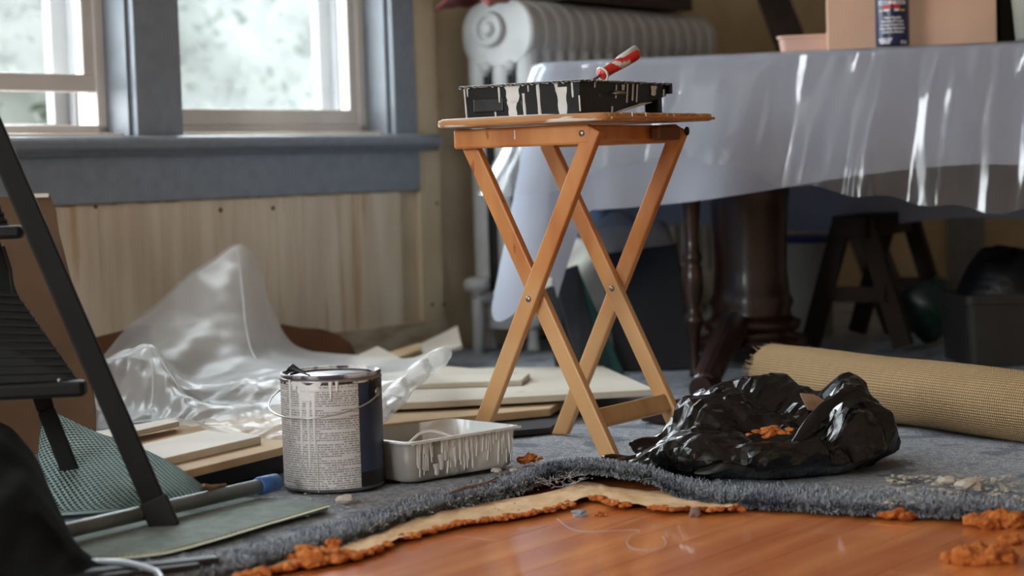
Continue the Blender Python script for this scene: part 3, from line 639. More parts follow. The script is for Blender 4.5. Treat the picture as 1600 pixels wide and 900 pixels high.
M_blk = mat('black_label', lin((12, 12, 14)), None, .4)
# body, label wraps: white from far left to just right of centre, blue after
obj('body', MB().lathe([(0, .004), (CR_ - .006, .004), (CR_ - .003, 0), (CR_, .003), (CR_, CH - .012), (CR_ + .0015, CH - .008), (CR_ - .001, CH - .004)], 64), M_tin, can, smooth=True)
asp = cdir + math.asin((557 - 516) / 79)
obj('paper_label', MB().lathe([(CR_ + .0006, .006), (CR_ + .0006, CH - .013)], 72, a0=asp - 3.6, a1=asp), M_label, can, smooth=True)
obj('blue_panel', MB().lathe([(CR_ + .0006, .03), (CR_ + .0006, CH - .013)], 40, a0=asp, a1=asp + 2.2), M_labelblue, can, smooth=True)
obj('black_panel', MB().lathe([(CR_ + .0006, .006), (CR_ + .0006, .03)], 40, a0=asp, a1=asp + 2.2), M_blk, can, smooth=True)
obj('rim', MB().lathe([(CR_ - .001, CH - .004), (CR_ + .001, CH - .001), (CR_ - .001, CH + .0025), (CR_ - .004, CH + .002), (CR_ - .007, CH - .006), (CR_ - .012, CH - .006), (CR_ - .013, CH - .001), (CR_ - .0155, CH - .001)], 64, caps=False), mat('paint_crusted_rim', lin((70, 60, 66)), lin((206, 200, 200)), .5, scale=26, lo=.45, hi=.55), can, smooth=True)
obj('paint_surface', MB().lathe([(0, CH - .012), (CR_ - .016, CH - .012)], 48), M_wpaint, can)
obj('dark_neck_band', MB().lathe([(CR_ + .001, CH - .0125), (CR_ + .001, CH - .0085)], 60, a0=cdir - 1.2, a1=cdir + 1.5), mat('neck_band', lin((44, 36, 40)), lin((215, 210, 208)), .5, scale=30, lo=.48, hi=.52), can)
def can_drip(px, w0, z0, z1, w1=None):
    t = cdir + math.asin((px - 516) / 80); mb = MB(); drip(mb, 0, w0, z0, z1, 0, w1=w1)
    R = CR_ + .0008
    mb.v = [Vector(((R - p.y) * math.cos(t + p.x / R), (R - p.y) * math.sin(t + p.x / R), p.z)) for p in mb.v]
    obj('paint_drip', mb, M_wpaint, can, smooth=True)
K = CH / 187
def zy(y): return (770 - y) * K
for (px, w0, y0, y1, w1) in ((480, .050, 590, 606, .036), (477, .034, 604, 622, .014), (468, .007, 600, 706, .0035), (479, .008, 600, 729, .0032), (488, .007, 604, 703, .0035), (452, .004, 588, 662, .0025), (515, .007, 590, 620, .002), (525, .006, 590, 606, .003), (491, .0015, 690, 768, .0012), (459, .014, 590, 604, .006)):
    can_drip(px, w0, zy(y0), zy(y1), w1)
# ear with its oval mark and the wire bail drooping in front
te = cdir + math.asin((586 - 516) / 79.5)
def oncan(t, r, z): return Vector((r * math.cos(t), r * math.sin(t), z))
mb = MB()
for k in range(24):
    pass
pts = [oncan(te - .06 + .2 * math.cos(a), CR_ + .0022, zy(611) + .018 * math.sin(a)) for a in [k * 2 * PI / 24 for k in range(24)]]
mb.add(pts + [oncan(te - .06, CR_ + .0026, zy(611))], [(k, (k + 1) % 24, 24) for k in range(24)]); obj('ear_mark', mb, M_blk, can)
mb = MB().tube([oncan(te, CR_, zy(614)), oncan(te, CR_ + .004, zy(614)), oncan(te, CR_ + .0065, zy(614))], [.008, .0075, .004], 14); obj('bail_ear', mb, M_tin, can, smooth=True)
tl = te + PI
pts = []
for k in range(25):
    t = te - PI * k / 24; f = k / 24; z = zy(614) + (-.032 * math.sin(PI * f) * 1.0); r = CR_ + .006 + .018 * math.sin(PI * f) + (.012 * max(0, f - .4))
    pts.append(oncan(t, r, z))
obj('wire_bail', MB().tube(pts, .0013, 8), mat('bright_wire', lin((190, 188, 186)), None, .3, metal=.8), can, smooth=True)
# bent black lid tab sticking up at the rim
tb = cdir - 1.15
mb = MB().grid(lambda u, v: oncan(tb - .05 + .62 * u, CR_ - .003 - .018 * v - .02 * u * (1 - v), CH - .003 + .024 * max(0, 1 - u) ** .8 * min(1, .35 + u * 6) * (.55 + .45 * math.sin(PI * v)) + .002), 12, 6)
o = obj('bent_lid_tab', mb, mat('black_lid', lin((24, 25, 28)), None, .35), can, smooth=True); sm = o.modifiers.new('solid', 'SOLIDIFY'); sm.thickness = .0015

# ------------------------------------------------------------------ white paint tub (behind the can)
M_tub = mat('cloudy_white_plastic', lin((142, 138, 130)), lin((168, 164, 156)), .4, scale=9, stretch=(1, 1, .4), c3=lin((236, 235, 232)), s3=9, t3=.5)
c0 = G(641, 758); c1 = G(808, 728); c0.z = c1.z = 0; ud = (c1 - c0).normalized(); vd = Vector((-ud.y, ud.x, 0)); TL_ = (c1 - c0).length; TWd = .17; TH2 = .070
tub = thing('paint_tub', 'shallow white plastic paint tub streaked with dried paint beside the can', 'paint tub', tuple(c0), math.atan2(ud.y, ud.x))
def rrect(x0, x1, y0, y1, r, n=6):
    out = []
    for (cx, cy, a0) in ((x1 - r, y0 + r, -PI / 2), (x1 - r, y1 - r, 0), (x0 + r, y1 - r, PI / 2), (x0 + r, y0 + r, PI)):
        out += [(cx + r * math.cos(a0 + PI / 2 * k / n), cy + r * math.sin(a0 + PI / 2 * k / n)) for k in range(n + 1)]
    return out
def loft(rings, cap0=True, cap1=True):
    k = len(rings[0]); mb = MB(); vs = [p for r in rings for p in r]
    fs = [(i * k + j, i * k + (j + 1) % k, (i + 1) * k + (j + 1) % k, (i + 1) * k + j) for i in range(len(rings) - 1) for j in range(k)]
    if cap0: fs.append(tuple(range(k - 1, -1, -1)))
    if cap1: fs.append(tuple((len(rings) - 1) * k + j for j in range(k)))
    return mb.add(vs, fs)
def ring_at(g, z, gx=None):
    gx = g if gx is None else gx
    return [Vector((x, y, z)) for x, y in rrect(-g, TL_ + gx, -g, TWd + g, .022)]
obj('tub_shell', loft([ring_at(-.012, .001), ring_at(-.003, .003), ring_at(0, .009), ring_at(.0045, TH2), ring_at(.003, TH2 + .0005), ring_at(-.002, .010), ring_at(-.012, .006)]), M_tub, tub, smooth=True)
obj('tub_rim', loft([ring_at(.004, TH2 - .004), ring_at(.0085, TH2 - .003), ring_at(.009, TH2), ring_at(.003, TH2 + .001)], False, False), M_wpaint, tub)
obj('paint_film', MB().add([Vector((x, y, .026)) for x, y in rrect(-.001, TL_ + .001, -.001, TWd + .001, .02)], [tuple(range(28))]), M_wpaint, tub)
rr_ = random.Random(11)
for i in range(70):
    x = rr_.uniform(.012, TL_ - .012); z0 = TH2 - .003 if rr_.random() < .6 else rr_.uniform(.028, TH2 - .003); z1 = max(.010, z0 - rr_.uniform(.008, .05)); ww = rr_.choice([.0025, .003, .004, .006, .009]) 
    if .045 < x < .085: ww *= 1.8
    lean = rr_.uniform(-.25, .25); mb = MB(); drip(mb, 0, ww, z0, z1, lambda z: -.0002 - .0045 * z / TH2, w1=ww * .5); mb.v = [Vector((x + p.x + lean * (p.z - z0) * .5, p.y, p.z)) for p in mb.v]
    obj('paint_streak', mb, M_wpaint, tub, smooth=True)
mb = MB().grid(lambda u, v: Vector((-.004 + (TL_ + .008) * u, -.0092 - .0006 * v, TH2 + .001 - v * (.004 + .004 * max(0, noise.noise(Vector((u * 30, 1, 0))))))), 80, 3)
obj('rim_drip_edge', mb, M_wpaint, tub, smooth=True)
# bent wire roller frame lying in the tub
wf = [(-.05, .05, .09), (.0, .06, .066), (.03, .05, .056), (.10, .085, .068), (.135, .09, .066), (.15, .06, .056), (.16, .04, .035), (.12, .03, .03)]
c = [tub.matrix_basis @ Vector(p) for p in wf]; n_ = 30
single('wire_frame', MB().tube([spline(c, k / n_) for k in range(n_ + 1)], .0022, 8), M_wpaint, 'bent wire roller frame coated white lying in the tub', 'roller frame', tuple(tub.matrix_basis @ Vector((.08, .07, .03))), smooth=True)

# ------------------------------------------------------------------ cast iron radiator
M_rad = mat('silver_radiator_paint', lin((160, 161, 160)), lin((176, 177, 176)), .5, metal=.0, scale=10, bump=.08, bscale=40)
rad = thing('radiator', 'old silver painted cast iron column radiator standing along the window wall', 'radiator', tuple(WM @ Vector((.16, -.21, 0))), WA)
pitch_ = .064; nsec = 16; DEP = .25; RT = .985
def radsec():
    mb = MB(); t = .023; yb = [(-DEP / 2 + DEP / 6), 0, DEP / 2 - DEP / 6]
    def slabz(z0, z1, r):
        pts = rrect(-DEP / 2, DEP / 2, z0, z1, r, 8); k = len(pts)
        for_face = [Vector((x, p, q)) for x in (-t, t) for p, q in pts]
        mid = [Vector((x, p * .93, z0 + (q - z0) * .97 + (z1 - z0) * .015)) for x in (-t - .006, t + .006) for p, q in pts]
        vs = mid[:k] + for_face[:k] + for_face[k:] + mid[k:]
        fs = [(i * k + j, i * k + (j + 1) % k, (i + 1) * k + (j + 1) % k, (i + 1) * k + j) for i in range(3) for j in range(k)] + [tuple(range(k - 1, -1, -1)), tuple(range(3 * k, 4 * k))]
        mb.add(vs, fs)
    slabz(.80, RT, .085); slabz(.06, .19, .05)
    for y in yb:
        pts = [(.028 * math.cos(a), .034 * math.sin(a)) for a in [2 * PI * k / 16 for k in range(16)]]
        k = 16; vs = [Vector((px, y + py, z)) for z in (.13, .86) for px, py in pts]
        mb.add(vs, [(j, (j + 1) % k, k + (j + 1) % k, k + j) for j in range(k)])
    return mb
sec0 = obj('section', radsec(), M_rad, rad, bevel=.004)
sec0.matrix_basis = Matrix.Translation((.03, 0, 0))
for i in range(1, nsec): share('section', sec0, rad, Matrix.Translation((.03 + pitch_ * i, 0, 0)))
def ontoend(o, y, z): o.matrix_basis = Matrix.Translation((.001, y, z)) @ Matrix.Rotation(-PI / 2, 4, 'Y'); return o
ontoend(obj('medallion', MB().lathe([(.0, .022), (.010, .022), (.018, .017), (.020, .010), (.026, .007), (.034, .007), (.037, .016), (.043, .018), (.049, .012), (.050, -.004)], 32), M_rad, rad, smooth=True), 0.02, .905)
for y in (.040, -.042):
    ontoend(obj('end_boss', MB().lathe([(0, .010), (.009, .009), (.016, .003), (.018, -.004)], 20), M_rad, rad, smooth=True), y, .80)
M_gap_shade = mat('gap_shade', lin((20, 20, 20)), None, .9)  # near-black panels paint in the shade between the end columns
for y in (.040, -.042):
    obj('gap_shade_panel', MB().span(-.0015, .004, y - .010, y + .010, .17, .775), M_gap_shade, rad, bevel=.004)
for x in (.03, .03 + pitch_ * (nsec - 1)):
    for y in (-.075, .075): obj('foot', MB().lathe([(.022, 0), (.018, .01), (.014, .04), (.02, .08)], 14, c=(x, y, 0)), M_rad, rad, smooth=True)
vp = (-.055, .055)
obj('valve_pipe', MB().tube([(vp[0], vp[1], -.03), (vp[0], vp[1], .12), (vp[0], vp[1], .15), (-.02, vp[1], .15), (.02, vp[1], .15)], .016, 14), M_rad, rad, smooth=True)
obj('valve_knob', MB().lathe([(.012, .15), (.014, .17), (.034, .178), (.038, .19), (.034, .205), (.018, .212), (0, .213)], 20, c=(vp[0], vp[1], 0)), M_rad, rad, smooth=True)
# things lying on the radiator
def onrad(x, y, z): return WM @ Vector((.16 + x, -.21 + y, z))
e = onrad(.02, .05, RT)
mb = MB().grid(lambda u, v: Vector((-.11 + .20 * u, .10 - .2 * v, .0 + .05 * math.sin(PI * min(1, max(0, v))) + .01 * noise.noise(Vector((u * 4, v * 4, 0))) - .03 * max(0, .35 - u) * 2)), 14, 14)
o = obj('red_cloth', mb, mat('faded_red_cloth', lin((128, 72, 70)), lin((150, 92, 88)), .9, scale=10), smooth=True); o.matrix_basis = Matrix.Translation(e) @ Matrix.Rotation(WA, 4, 'Z'); tag(o, 'faded red rag on the near end of radiator', 'rag'); o.modifiers.new('s', 'SOLIDIFY').thickness = .01
b_ = thing('wooden_crate', 'flat dark wooden drawer with pale edge resting on the radiator top', 'crate', tuple(onrad(.55, 0, RT)), WA)
M_dk = mat('dark_wood_box', lin((40, 30, 26)), lin((56, 44, 38)), .6)
obj('crate_base', MB().span(-.36, .34, -.11, .11, .004, .016), M_dk, b_)
obj('crate_side', MB().span(-.36, .34, -.11, -.098, .016, .12), M_dk, b_, bevel=.002); obj('crate_side', MB().span(-.36, .34, .098, .11, .016, .12), M_dk, b_, bevel=.002)
obj('crate_end', MB().span(-.36, -.348, -.098, .098, .016, .12), mat('pale_crate_end', lin((150, 138, 120)), None, .7), b_, bevel=.002); obj('crate_end', MB().span(.328, .34, -.098, .098, .016, .12), M_dk, b_)
# dark plank leaning in the corner behind the draped table
a = AT(1252, 110, 6.2); b = AT(1186, -60, 6.5)
d_ = (b - a).normalized(); a = a - d_ * (a.z / d_.z)
single('leaning_plank', MB().bar(a, b, .10, .03, (0, 1, 0)), M_dk, 'dark brown plank leaning against the tan wall behind draped table', 'plank', tuple(a), bevel=.003)

# ------------------------------------------------------------------ table under a cloth and plastic sheet
M_dark = mat('dark_mahogany', lin((34, 17, 12)), lin((52, 26, 18)), .32, scale=4, stretch=(6, 6, 1), detail=6, coat=.2)
TZ = .755
fl = AT(842, 101, 4.57); fr = AT(1600, 66, 4.31); fl.z = fr.z = 0
tu = (fr - fl).normalized(); tv = Vector((-tu.y, tu.x, 0)); TLEN, TDEP = 1.62, .92
tab = thing('pedestal_table', 'dark mahogany pedestal table hidden under blue cloth and plastic', 'table', (fl + tu * TLEN / 2 + tv * TDEP / 2), math.atan2(tu.y, tu.x))
def TWp(x, y, z): return fl + tu * x + tv * y + Vector((0, 0, z))
obj('table_top', MB().box((0, 0, TZ - .014), (TLEN - .01, TDEP - .01, .028)), M_dark, tab, bevel=.006)
obj('apron', MB().box((0, 0, TZ - .07), (TLEN - .5, TDEP - .3, .085)), M_dark, tab, bevel=.004)
pc = G(1178, 566); pl = tab.matrix_basis.inverted() @ Vector((pc.x, pc.y + .02, 0))
prof = [(.14, .03), (.14, .065), (.105, .075), (.12, .085), (.125, .105), (.105, .115), (.098, .13), (.108, .155), (.098, .175), (.092, .24), (.094, .32), (.098, .40), (.104, .44), (.098, .47), (.088, .485), (.086, .52), (.092, .60), (.10, .68), (.10, .71)]
obj('pedestal_column', MB().lathe(prof, 28, c=(pl.x, pl.y, 0)), M_dark, tab, smooth=True)
# slender turned leg
lc = tab.matrix_basis.inverted() @ Vector((AT(1086, 590, 4.6).x, 4.6, 0))
prof = [(.014, 0), (.012, .01), (.013, .04), (.010, .07), (.017, .115), (.024, .128), (.025, .14), (.019, .15), (.016, .165), (.024, .20), (.027, .235), (.024, .262), (.018, .272), (.024, .280), (.025, .290), (.019, .30), (.017, .33), (.022, .40), (.028, .46), (.030, .50), (.028, .55), (.030, .70)]
obj('slender_leg', MB().lathe(prof, 20, c=(lc.x, lc.y, 0)), M_dark, tab, smooth=True)
def scroll_foot(p0, p1, p2):
    pts = [spline([p0, p1, p2], k / 10) for k in range(11)]; mb = MB()
    return mb.tube(pts, [.042 - .0014 * i for i in range(11)], 16)
ft = G(1100, 618, .02); b0 = Vector((pc.x - .05, pc.y - .02, .06)); 
obj('scroll_foot', scroll_foot(b0 + Vector((0, 0, .04)), b0.lerp(ft, .5) + Vector((0, 0, .035)), ft + Vector((.0, 0, .02))), M_dark, tab, world=True, bevel=.006)
mb = MB().tube([ft + Vector((-.01, -.025, .016)), ft + Vector((.02, .03, .016))], .026, 20); obj('foot_scroll', mb, M_dark, tab, world=True)
obj('scroll_foot', scroll_foot(Vector((pc.x, pc.y + .1, .06)), Vector((pc.x, pc.y + .25, .08)), Vector((pc.x + .02, pc.y + .4, .03))), M_dark, tab, world=True, bevel=.006)
a = G(1022, 664); b = G(1084, 650)
single('wood_block', MB().bar(Vector((a.x, a.y + .03, .017)), Vector((b.x + .05, b.y + .05, .017)), .07, .034), M_dark, 'low dark wooden block on carpet behind the tray table foot', 'block', (a.x, a.y, 0), bevel=.006)

# perimeter drape used by both the cloth and the plastic over it
RC = .05
def perimeter():
    """closed list of (point on the top edge x,y, outward dir, side name, param)"""
    L_, D_ = TLEN, TDEP; out = []
    def side(x0, y0, x1, y1, nx, ny, n, nm): 
        for k in range(n): out.append((x0 + (x1 - x0) * k / n, y0 + (y1 - y0) * k / n, nx, ny, nm, k / n))
    def corner(cx, cy, a0, nm, n=14):
        for k in range(n): a = a0 + PI / 2 * k / n; out.append((cx + RC * math.cos(a), cy + RC * math.sin(a), math.cos(a), math.sin(a), nm, k / n))
    corner(RC, RC, PI, 'c_fl', 22); side(RC, 0, L_ - RC, 0, 0, -1, 190, 'front'); corner(L_ - RC, RC, -PI / 2, 'c_fr'); side(L_, RC, L_, D_ - RC, 1, 0, 30, 'right')
    corner(L_ - RC, D_ - RC, 0, 'c_br'); side(L_ - RC, D_, RC, D_, 0, 1, 90, 'back'); corner(RC, D_ - RC, PI / 2, 'c_bl'); side(0, D_ - RC, 0, RC, -1, 0, 40, 'left')
    return out
PER = perimeter()
def drape(drop, flare, wave, lift, rows=26):
    mb = MB(); n = len(PER); vs = []
    ctr = Vector((TLEN / 2, TDEP / 2))
    lv = [('top', .75), ('top', .9), ('top', .97), ('edge', .5)] + [('down', k / rows) for k in range(rows + 1)]
    for kind, t in lv:
        for (x, y, nx, ny, nm, q) in PER:
            if kind == 'top':
                px = ctr.x + (x - ctr.x) * t; py = ctr.y + (y - ctr.y) * t; z = TZ + lift; z += .0015 * fbm(Vector((px * 14, py * 14, lift * 99)))
            elif kind == 'edge': px = x - nx * .004; py = y - ny * .004; z = TZ + lift - .001
            else:
                d = drop(nm, q, x, y); f = flare(nm, q, t) + lift * 1.2; wv = wave(nm, q, t, x, y); px = x + nx * (f + wv) ; py = y + ny * (f + wv); z = TZ + lift - .004 - d * t
            vs.append(TWp(px, py, z))
    fs = [(j * n + i, j * n + (i + 1) % n, (j + 1) * n + (i + 1) % n, (j + 1) * n + i) for j in range(len(lv) - 1) for i in range(n)]
    fs.append(tuple(range(n))); return mb.add(vs, fs)
def c_drop(nm, q, x, y):
    if nm == 'front': 
        d = .345 - .075 * min(1, q * 1.6) + .01 * math.sin(q * 9) 
        return d + .20 * max(0, 1 - q / .05) ** 1.5
    if nm == 'c_fl': return .44 + .13 * math.sin(PI * min(1, q * 1.1)) + (.10 * q if q > .5 else 0) * 0 + .06 * q
    if nm == 'left': return .42 + .02 * math.sin(q * 7)
    if nm == 'back': return .43 + .015 * math.sin(q * 12)
    if nm == 'c_bl': return .46 + .09 * math.sin(PI * q)
    return .36
def c_flare(nm, q, t):
    b = .010 + .028 * t
    if nm == 'c_fl': b += .10 * math.sin(PI * (.15 + .7 * q)) * t ** 1.1
    if nm == 'front': b += .055 * max(0, 1 - q / .06) ** 2 * t
    if nm == 'left': b += .05 * max(0, (q - .85) / .15) ** 2 * t
    return b
def c_wave(nm, q, t, x, y):
    s = x + y * .7
    a = .020 * t * (math.sin(s * 17 + .6) * .55 + math.sin(s * 26 + 2 + math.sin(s * 5)) * .45)
    return a + .004 * t * fbm(Vector((s * 9, t * 2.5, 3)))
mc = bpy.data.materials.new('pale_blue_cotton'); mc.use_nodes = True; nt = mc.node_tree; pb = nt.nodes['Principled BSDF']; pb.inputs['Roughness'].default_value = .85; pb.inputs['Specular IOR Level'].default_value = .15
pb.inputs['Base Color'].default_value = lin((158, 166, 192)); tl_ = nt.nodes.new('ShaderNodeBsdfTranslucent'); tl_.inputs[0].default_value = lin((120, 140, 180)); ms = nt.nodes.new('ShaderNodeMixShader'); ms.inputs[0].default_value = .35
nt.links.new(pb.outputs[0], ms.inputs[1]); nt.links.new(tl_.outputs[0], ms.inputs[2]); nt.links.new(ms.outputs[0], nt.nodes['Material Output'].inputs[0]); MATS['pale_blue_cotton'] = mc
tc = nt.nodes.new('ShaderNodeTexCoord'); no = nt.nodes.new('ShaderNodeTexNoise'); no.inputs['Scale'].default_value = 3.0; nt.links.new(tc.outputs['Object'], no.inputs['Vector'])
cr = nt.nodes.new('ShaderNodeValToRGB'); cr.color_ramp.elements[0].color = lin((172, 179, 200)); cr.color_ramp.elements[1].color = lin((212, 217, 228)); nt.links.new(no.outputs['Fac'], cr.inputs[0]); nt.links.new(cr.outputs[0], pb.inputs['Base Color'])
tc0 = fl + tu * TLEN / 2 + tv * TDEP / 2
single('tablecloth', drape(c_drop, c_flare, c_wave, .003), mc, 'pale blue tablecloth hanging low at the corner under clear plastic', 'tablecloth', (tc0.x, tc0.y, TZ), smooth=True)
def p_drop(nm, q, x, y):
    if nm == 'front':
        return (.30 - .07 * math.sin(PI * min(1, q / .34)) if q < .34 else .30 + .075 * min(1, (q - .34) / .3)) + .006 * math.sin(q * 60)
    return .30 + .02 * math.sin(x * 9 + y * 9)
def p_flare(nm, q, t): return c_flare(nm, q, t) + .006 + .012 * t
SHC = make_crumple(5, 6, 5.0, 22.0); SHD = make_crumple(8, 5, 14.0, 40.0)
def p_wave(nm, q, t, x, y):
    s = x + y * .7
    a = c_wave(nm, q, t, x, y)
    # crisp creases that start at the edge and fan out
    cz = SHC(Vector((s + t * .05, t * .07, 0))) * .024 * (.35 + .65 * t) + SHD(Vector((s, t * .12, .5))) * .016 * math.exp(-t * 2.4)
    return max(a, -.002) * .6 + cz + .002
M_sheet = film('clear_plastic_sheet', (.96, .97, .98, 1), .11, 1.2, .12, (.88, .90, .92, 1))
single('plastic_sheet', drape(p_drop, p_flare, p_wave, .008, 30), M_sheet, 'wrinkled clear plastic sheet draped over the blue tablecloth', 'plastic sheet', (tc0.x, tc0.y, TZ + .006), smooth=True)
TOP = TZ + .0125

# ------------------------------------------------------------------ things on the draped table
trz = math.atan2(tu.y, tu.x)
M_card = mat('pinkish_tan_cardboard', lin((206, 166, 140)), lin((216, 178, 152)), .8, scale=5, bump=.03)
def tp(px, y_in): # point on the table top, y_in metres behind the front edge, in line with image column px
    q = AT(px, 66, 4.4); k = fl + tv * y_in; d = Vector((q.x, q.y, 0)); n2 = tv
    t = k.dot(n2) / d.dot(n2); p = d * t; return Vector((p.x, p.y, TOP))
b0, b1 = tp(1292, .17), tp(1558, .17); bw = (b1 - b0).length
bx_ = thing('cardboard_box', 'large closed pinkish tan cardboard box behind the blue spray can', 'box', tuple(b0), trz)
obj('box_body', MB().span(0, bw, 0, .34, 0, .30), M_card, bx_, bevel=.004)
obj('box_flap', MB().span(.002, bw - .002, .002, .168, .30, .304), M_card, bx_); obj('box_flap', MB().span(.002, bw - .002, .172, .338, .30, .304), M_card, bx_)
obj('packing_tape', MB().span(bw / 2 - .0, bw / 2 + .0, 0, 0, 0, 0).span(-.0006, bw + .0006, .15, .19, .304, .3048), mat('tan_tape', lin((190, 150, 110)), None, .3), bx_)
# spray can with its printed text
s0 = tp(1395, .075); SR = (52 * s0.y / 3000) / 2
sp = thing('spray_can', 'dark blue lubricant spray can with white printed list on draped table', 'spray can', tuple(s0), 0)
M_navy = mat('navy_can_print', lin((16, 23, 66)), lin((20, 28, 76)), .3, scale=10)
M_wink = mat('white_print', lin((232, 232, 236)), None, .5); M_rink = mat('red_print', lin((204, 30, 36)), None, .4); M_yink = mat('yellow_print', lin((226, 190, 60)), None, .4)
obj('can_body', MB().lathe([(SR - .006, .003), (SR - .002, 0), (SR - .0005, .002), (SR, .005), (SR, .185), (SR - .003, .192), (SR - .014, .203), (SR - .016, .208)], 48), M_navy, sp, smooth=True)
obj('spray_cap', MB().lathe([(SR - .014, .206), (SR - .014, .226), (SR - .018, .232), (.010, .234), (.010, .25), (0, .25)], 32), M_rink, sp, smooth=True)
sdir = math.atan2(-s0.y, -s0.x); SK = s0.y / 3000
def wrap(mb, z_up=True):
    out = []
    for p in mb.v: t = sdir + p.x / (SR + .0006); r = SR + .0006 + p.z; out.append(Vector((r * math.cos(t), r * math.sin(t), p.y)))
    mb.v = out; return mb
def printed(txt, px, py, h, m, name='lettering', width=None, bold=True):
    """lettering centred at image column px with its baseline at row py, wrapped on the can"""
    cu = bpy.data.curves.new('txt', 'FONT'); cu.body = txt; cu.size = h * SK * 1.38; cu.align_x = 'CENTER'; cu.resolution_u = 2; cu.offset = .00025 if bold else 0
    to = bpy.data.objects.new('txt', cu); COL.objects.link(to); dg = bpy.context.evaluated_depsgraph_get(); me = to.evaluated_get(dg).to_mesh()
    vs = [v.co.copy() for v in me.vertices]; fs = [tuple(p.vertices) for p in me.polygons]
    to.evaluated_get(dg).to_mesh_clear(); bpy.data.objects.remove(to); bpy.data.curves.remove(cu)
    xs = [v.x for v in vs]; wd = max(xs) - min(xs); k = (width * SK / wd) if width else 1
    mb = MB(); mb.add([Vector((v.x * k + (px - 1395) * SK, v.y + (70 - py) * SK, .0004)) for v in vs], fs)
    obj(name, wrap(mb), m, sp)
def patchp(x0, x1, y0, y1, m, z=.0, name='print_block', skew=0):
    mb = MB().grid(lambda u, v: Vector(((x0 + (x1 - x0) * u + skew * v - 1395) * SK, (70 - y0 - (y1 - y0) * v) * SK, z)), 8, 1); obj(name, wrap(mb), m, sp)
patchp(1373, 1417, 2, 8, M_wink, .0001, 'banner')
printed('SPRAYS', 1382, 7.2, 4.2, M_navy, width=15); printed('WAYS', 1407, 7.2, 4.2, M_navy, width=14); printed('2', 1394.5, 8.5, 8, M_rink)
patchp(1379, 1392, 9, 14, M_rink, .0001, skew=2); patchp(1398, 1409, 9, 14, M_rink, .0001, skew=-2)
patchp(1381, 1391, 15, 18, M_wink, .0001); patchp(1398, 1406, 15, 18, M_wink, .0001); patchp(1373, 1379, 16, 18, M_yink, .0001); patchp(1408, 1416, 15.5, 18, M_yink, .0001)
for i, (t, wd) in enumerate((('\u2022 Stops Squeaks', 29), ('\u2022 Removes & Protects', 37), ('\u2022 Loosens Rusted Parts', 39), ('\u2022 Frees Sticky Mechanisms', 43), ('\u2022 Drives Out Moisture', 37))):
    printed(t, 1394.5, 29.5 + i * 5.5, 3.6, M_wink, width=wd)
for i, wd in enumerate((24, 20, 16)): printed(('CONTENTS UNDER', 'PRESSURE', 'CAUTION')[i], 1382.5, 61.5 + i * 3.2, 2.2, M_wink, width=wd)
printed('NET WT.', 1413, 65.5, 2.2, M_wink, width=10); printed('12 OZ.', 1413, 68.5, 2.2, M_wink, width=12)
# pink tub behind the box
p_ = tp(1262, .42)
tb_ = thing('plastic_tub', 'pinkish translucent plastic tub behind the cardboard box', 'tub', tuple(p_), trz)
M_pink = mat('pink_plastic', lin((192, 152, 136)), lin((202, 164, 148)), .5)
obj('tub_wall', loft([[Vector((x * s, y * s, z)) for x, y in rrect(-.07, .07, -.05, .05, .02)] for s, z in ((.9, 0), (.9, .002), (1.0, .052), (.97, .052), (.87, .004))]), M_pink, tb_)
obj('tub_lip', loft([[Vector((x * s, y * s, z)) for x, y in rrect(-.07, .07, -.05, .05, .02)] for s, z in ((1.0, .046), (1.05, .047), (1.05, .053), (.98, .054))], False, False), M_pink, tb_)
p_ = tp(1572, .36)
cs = thing('black_case', 'black plastic case between the cardboard box and grey bucket', 'case', tuple(p_), trz)
obj('case_body', MB().span(-.02, .16, 0, .14, 0, .22), M_blk, cs, bevel=.008); obj('case_handle', MB().tube([(.03, .07, .22), (.03, .07, .25), (.11, .07, .25), (.11, .07, .22)], .008, 8), M_blk, cs)
p_ = tp(1680, .13)
bk = thing('grey_bucket', 'olive grey plastic bucket at the edge of the draped table', 'bucket', tuple(p_), 0)
M_ol = mat('olive_grey_plastic', lin((150, 152, 140)), lin((162, 164, 152)), .5)
obj('bucket_wall', MB().lathe([(.0, .002), (.128, 0), (.132, .004), (.152, .24), (.149, .24), (.129, .008), (0, .008)], 40), M_ol, bk, smooth=True)
obj('bucket_rim', MB().lathe([(.152, .225), (.158, .227), (.158, .243), (.150, .245)], 40, caps=False), M_ol, bk, smooth=True)
obj('bucket_bail', MB().tube([Vector((.158 * math.cos(t), .158 * math.sin(t) * .3 - .0, .225 - .10 * math.sin(t))) for t in [PI * k / 16 for k in range(17)]], .002, 6), M_screw, bk)

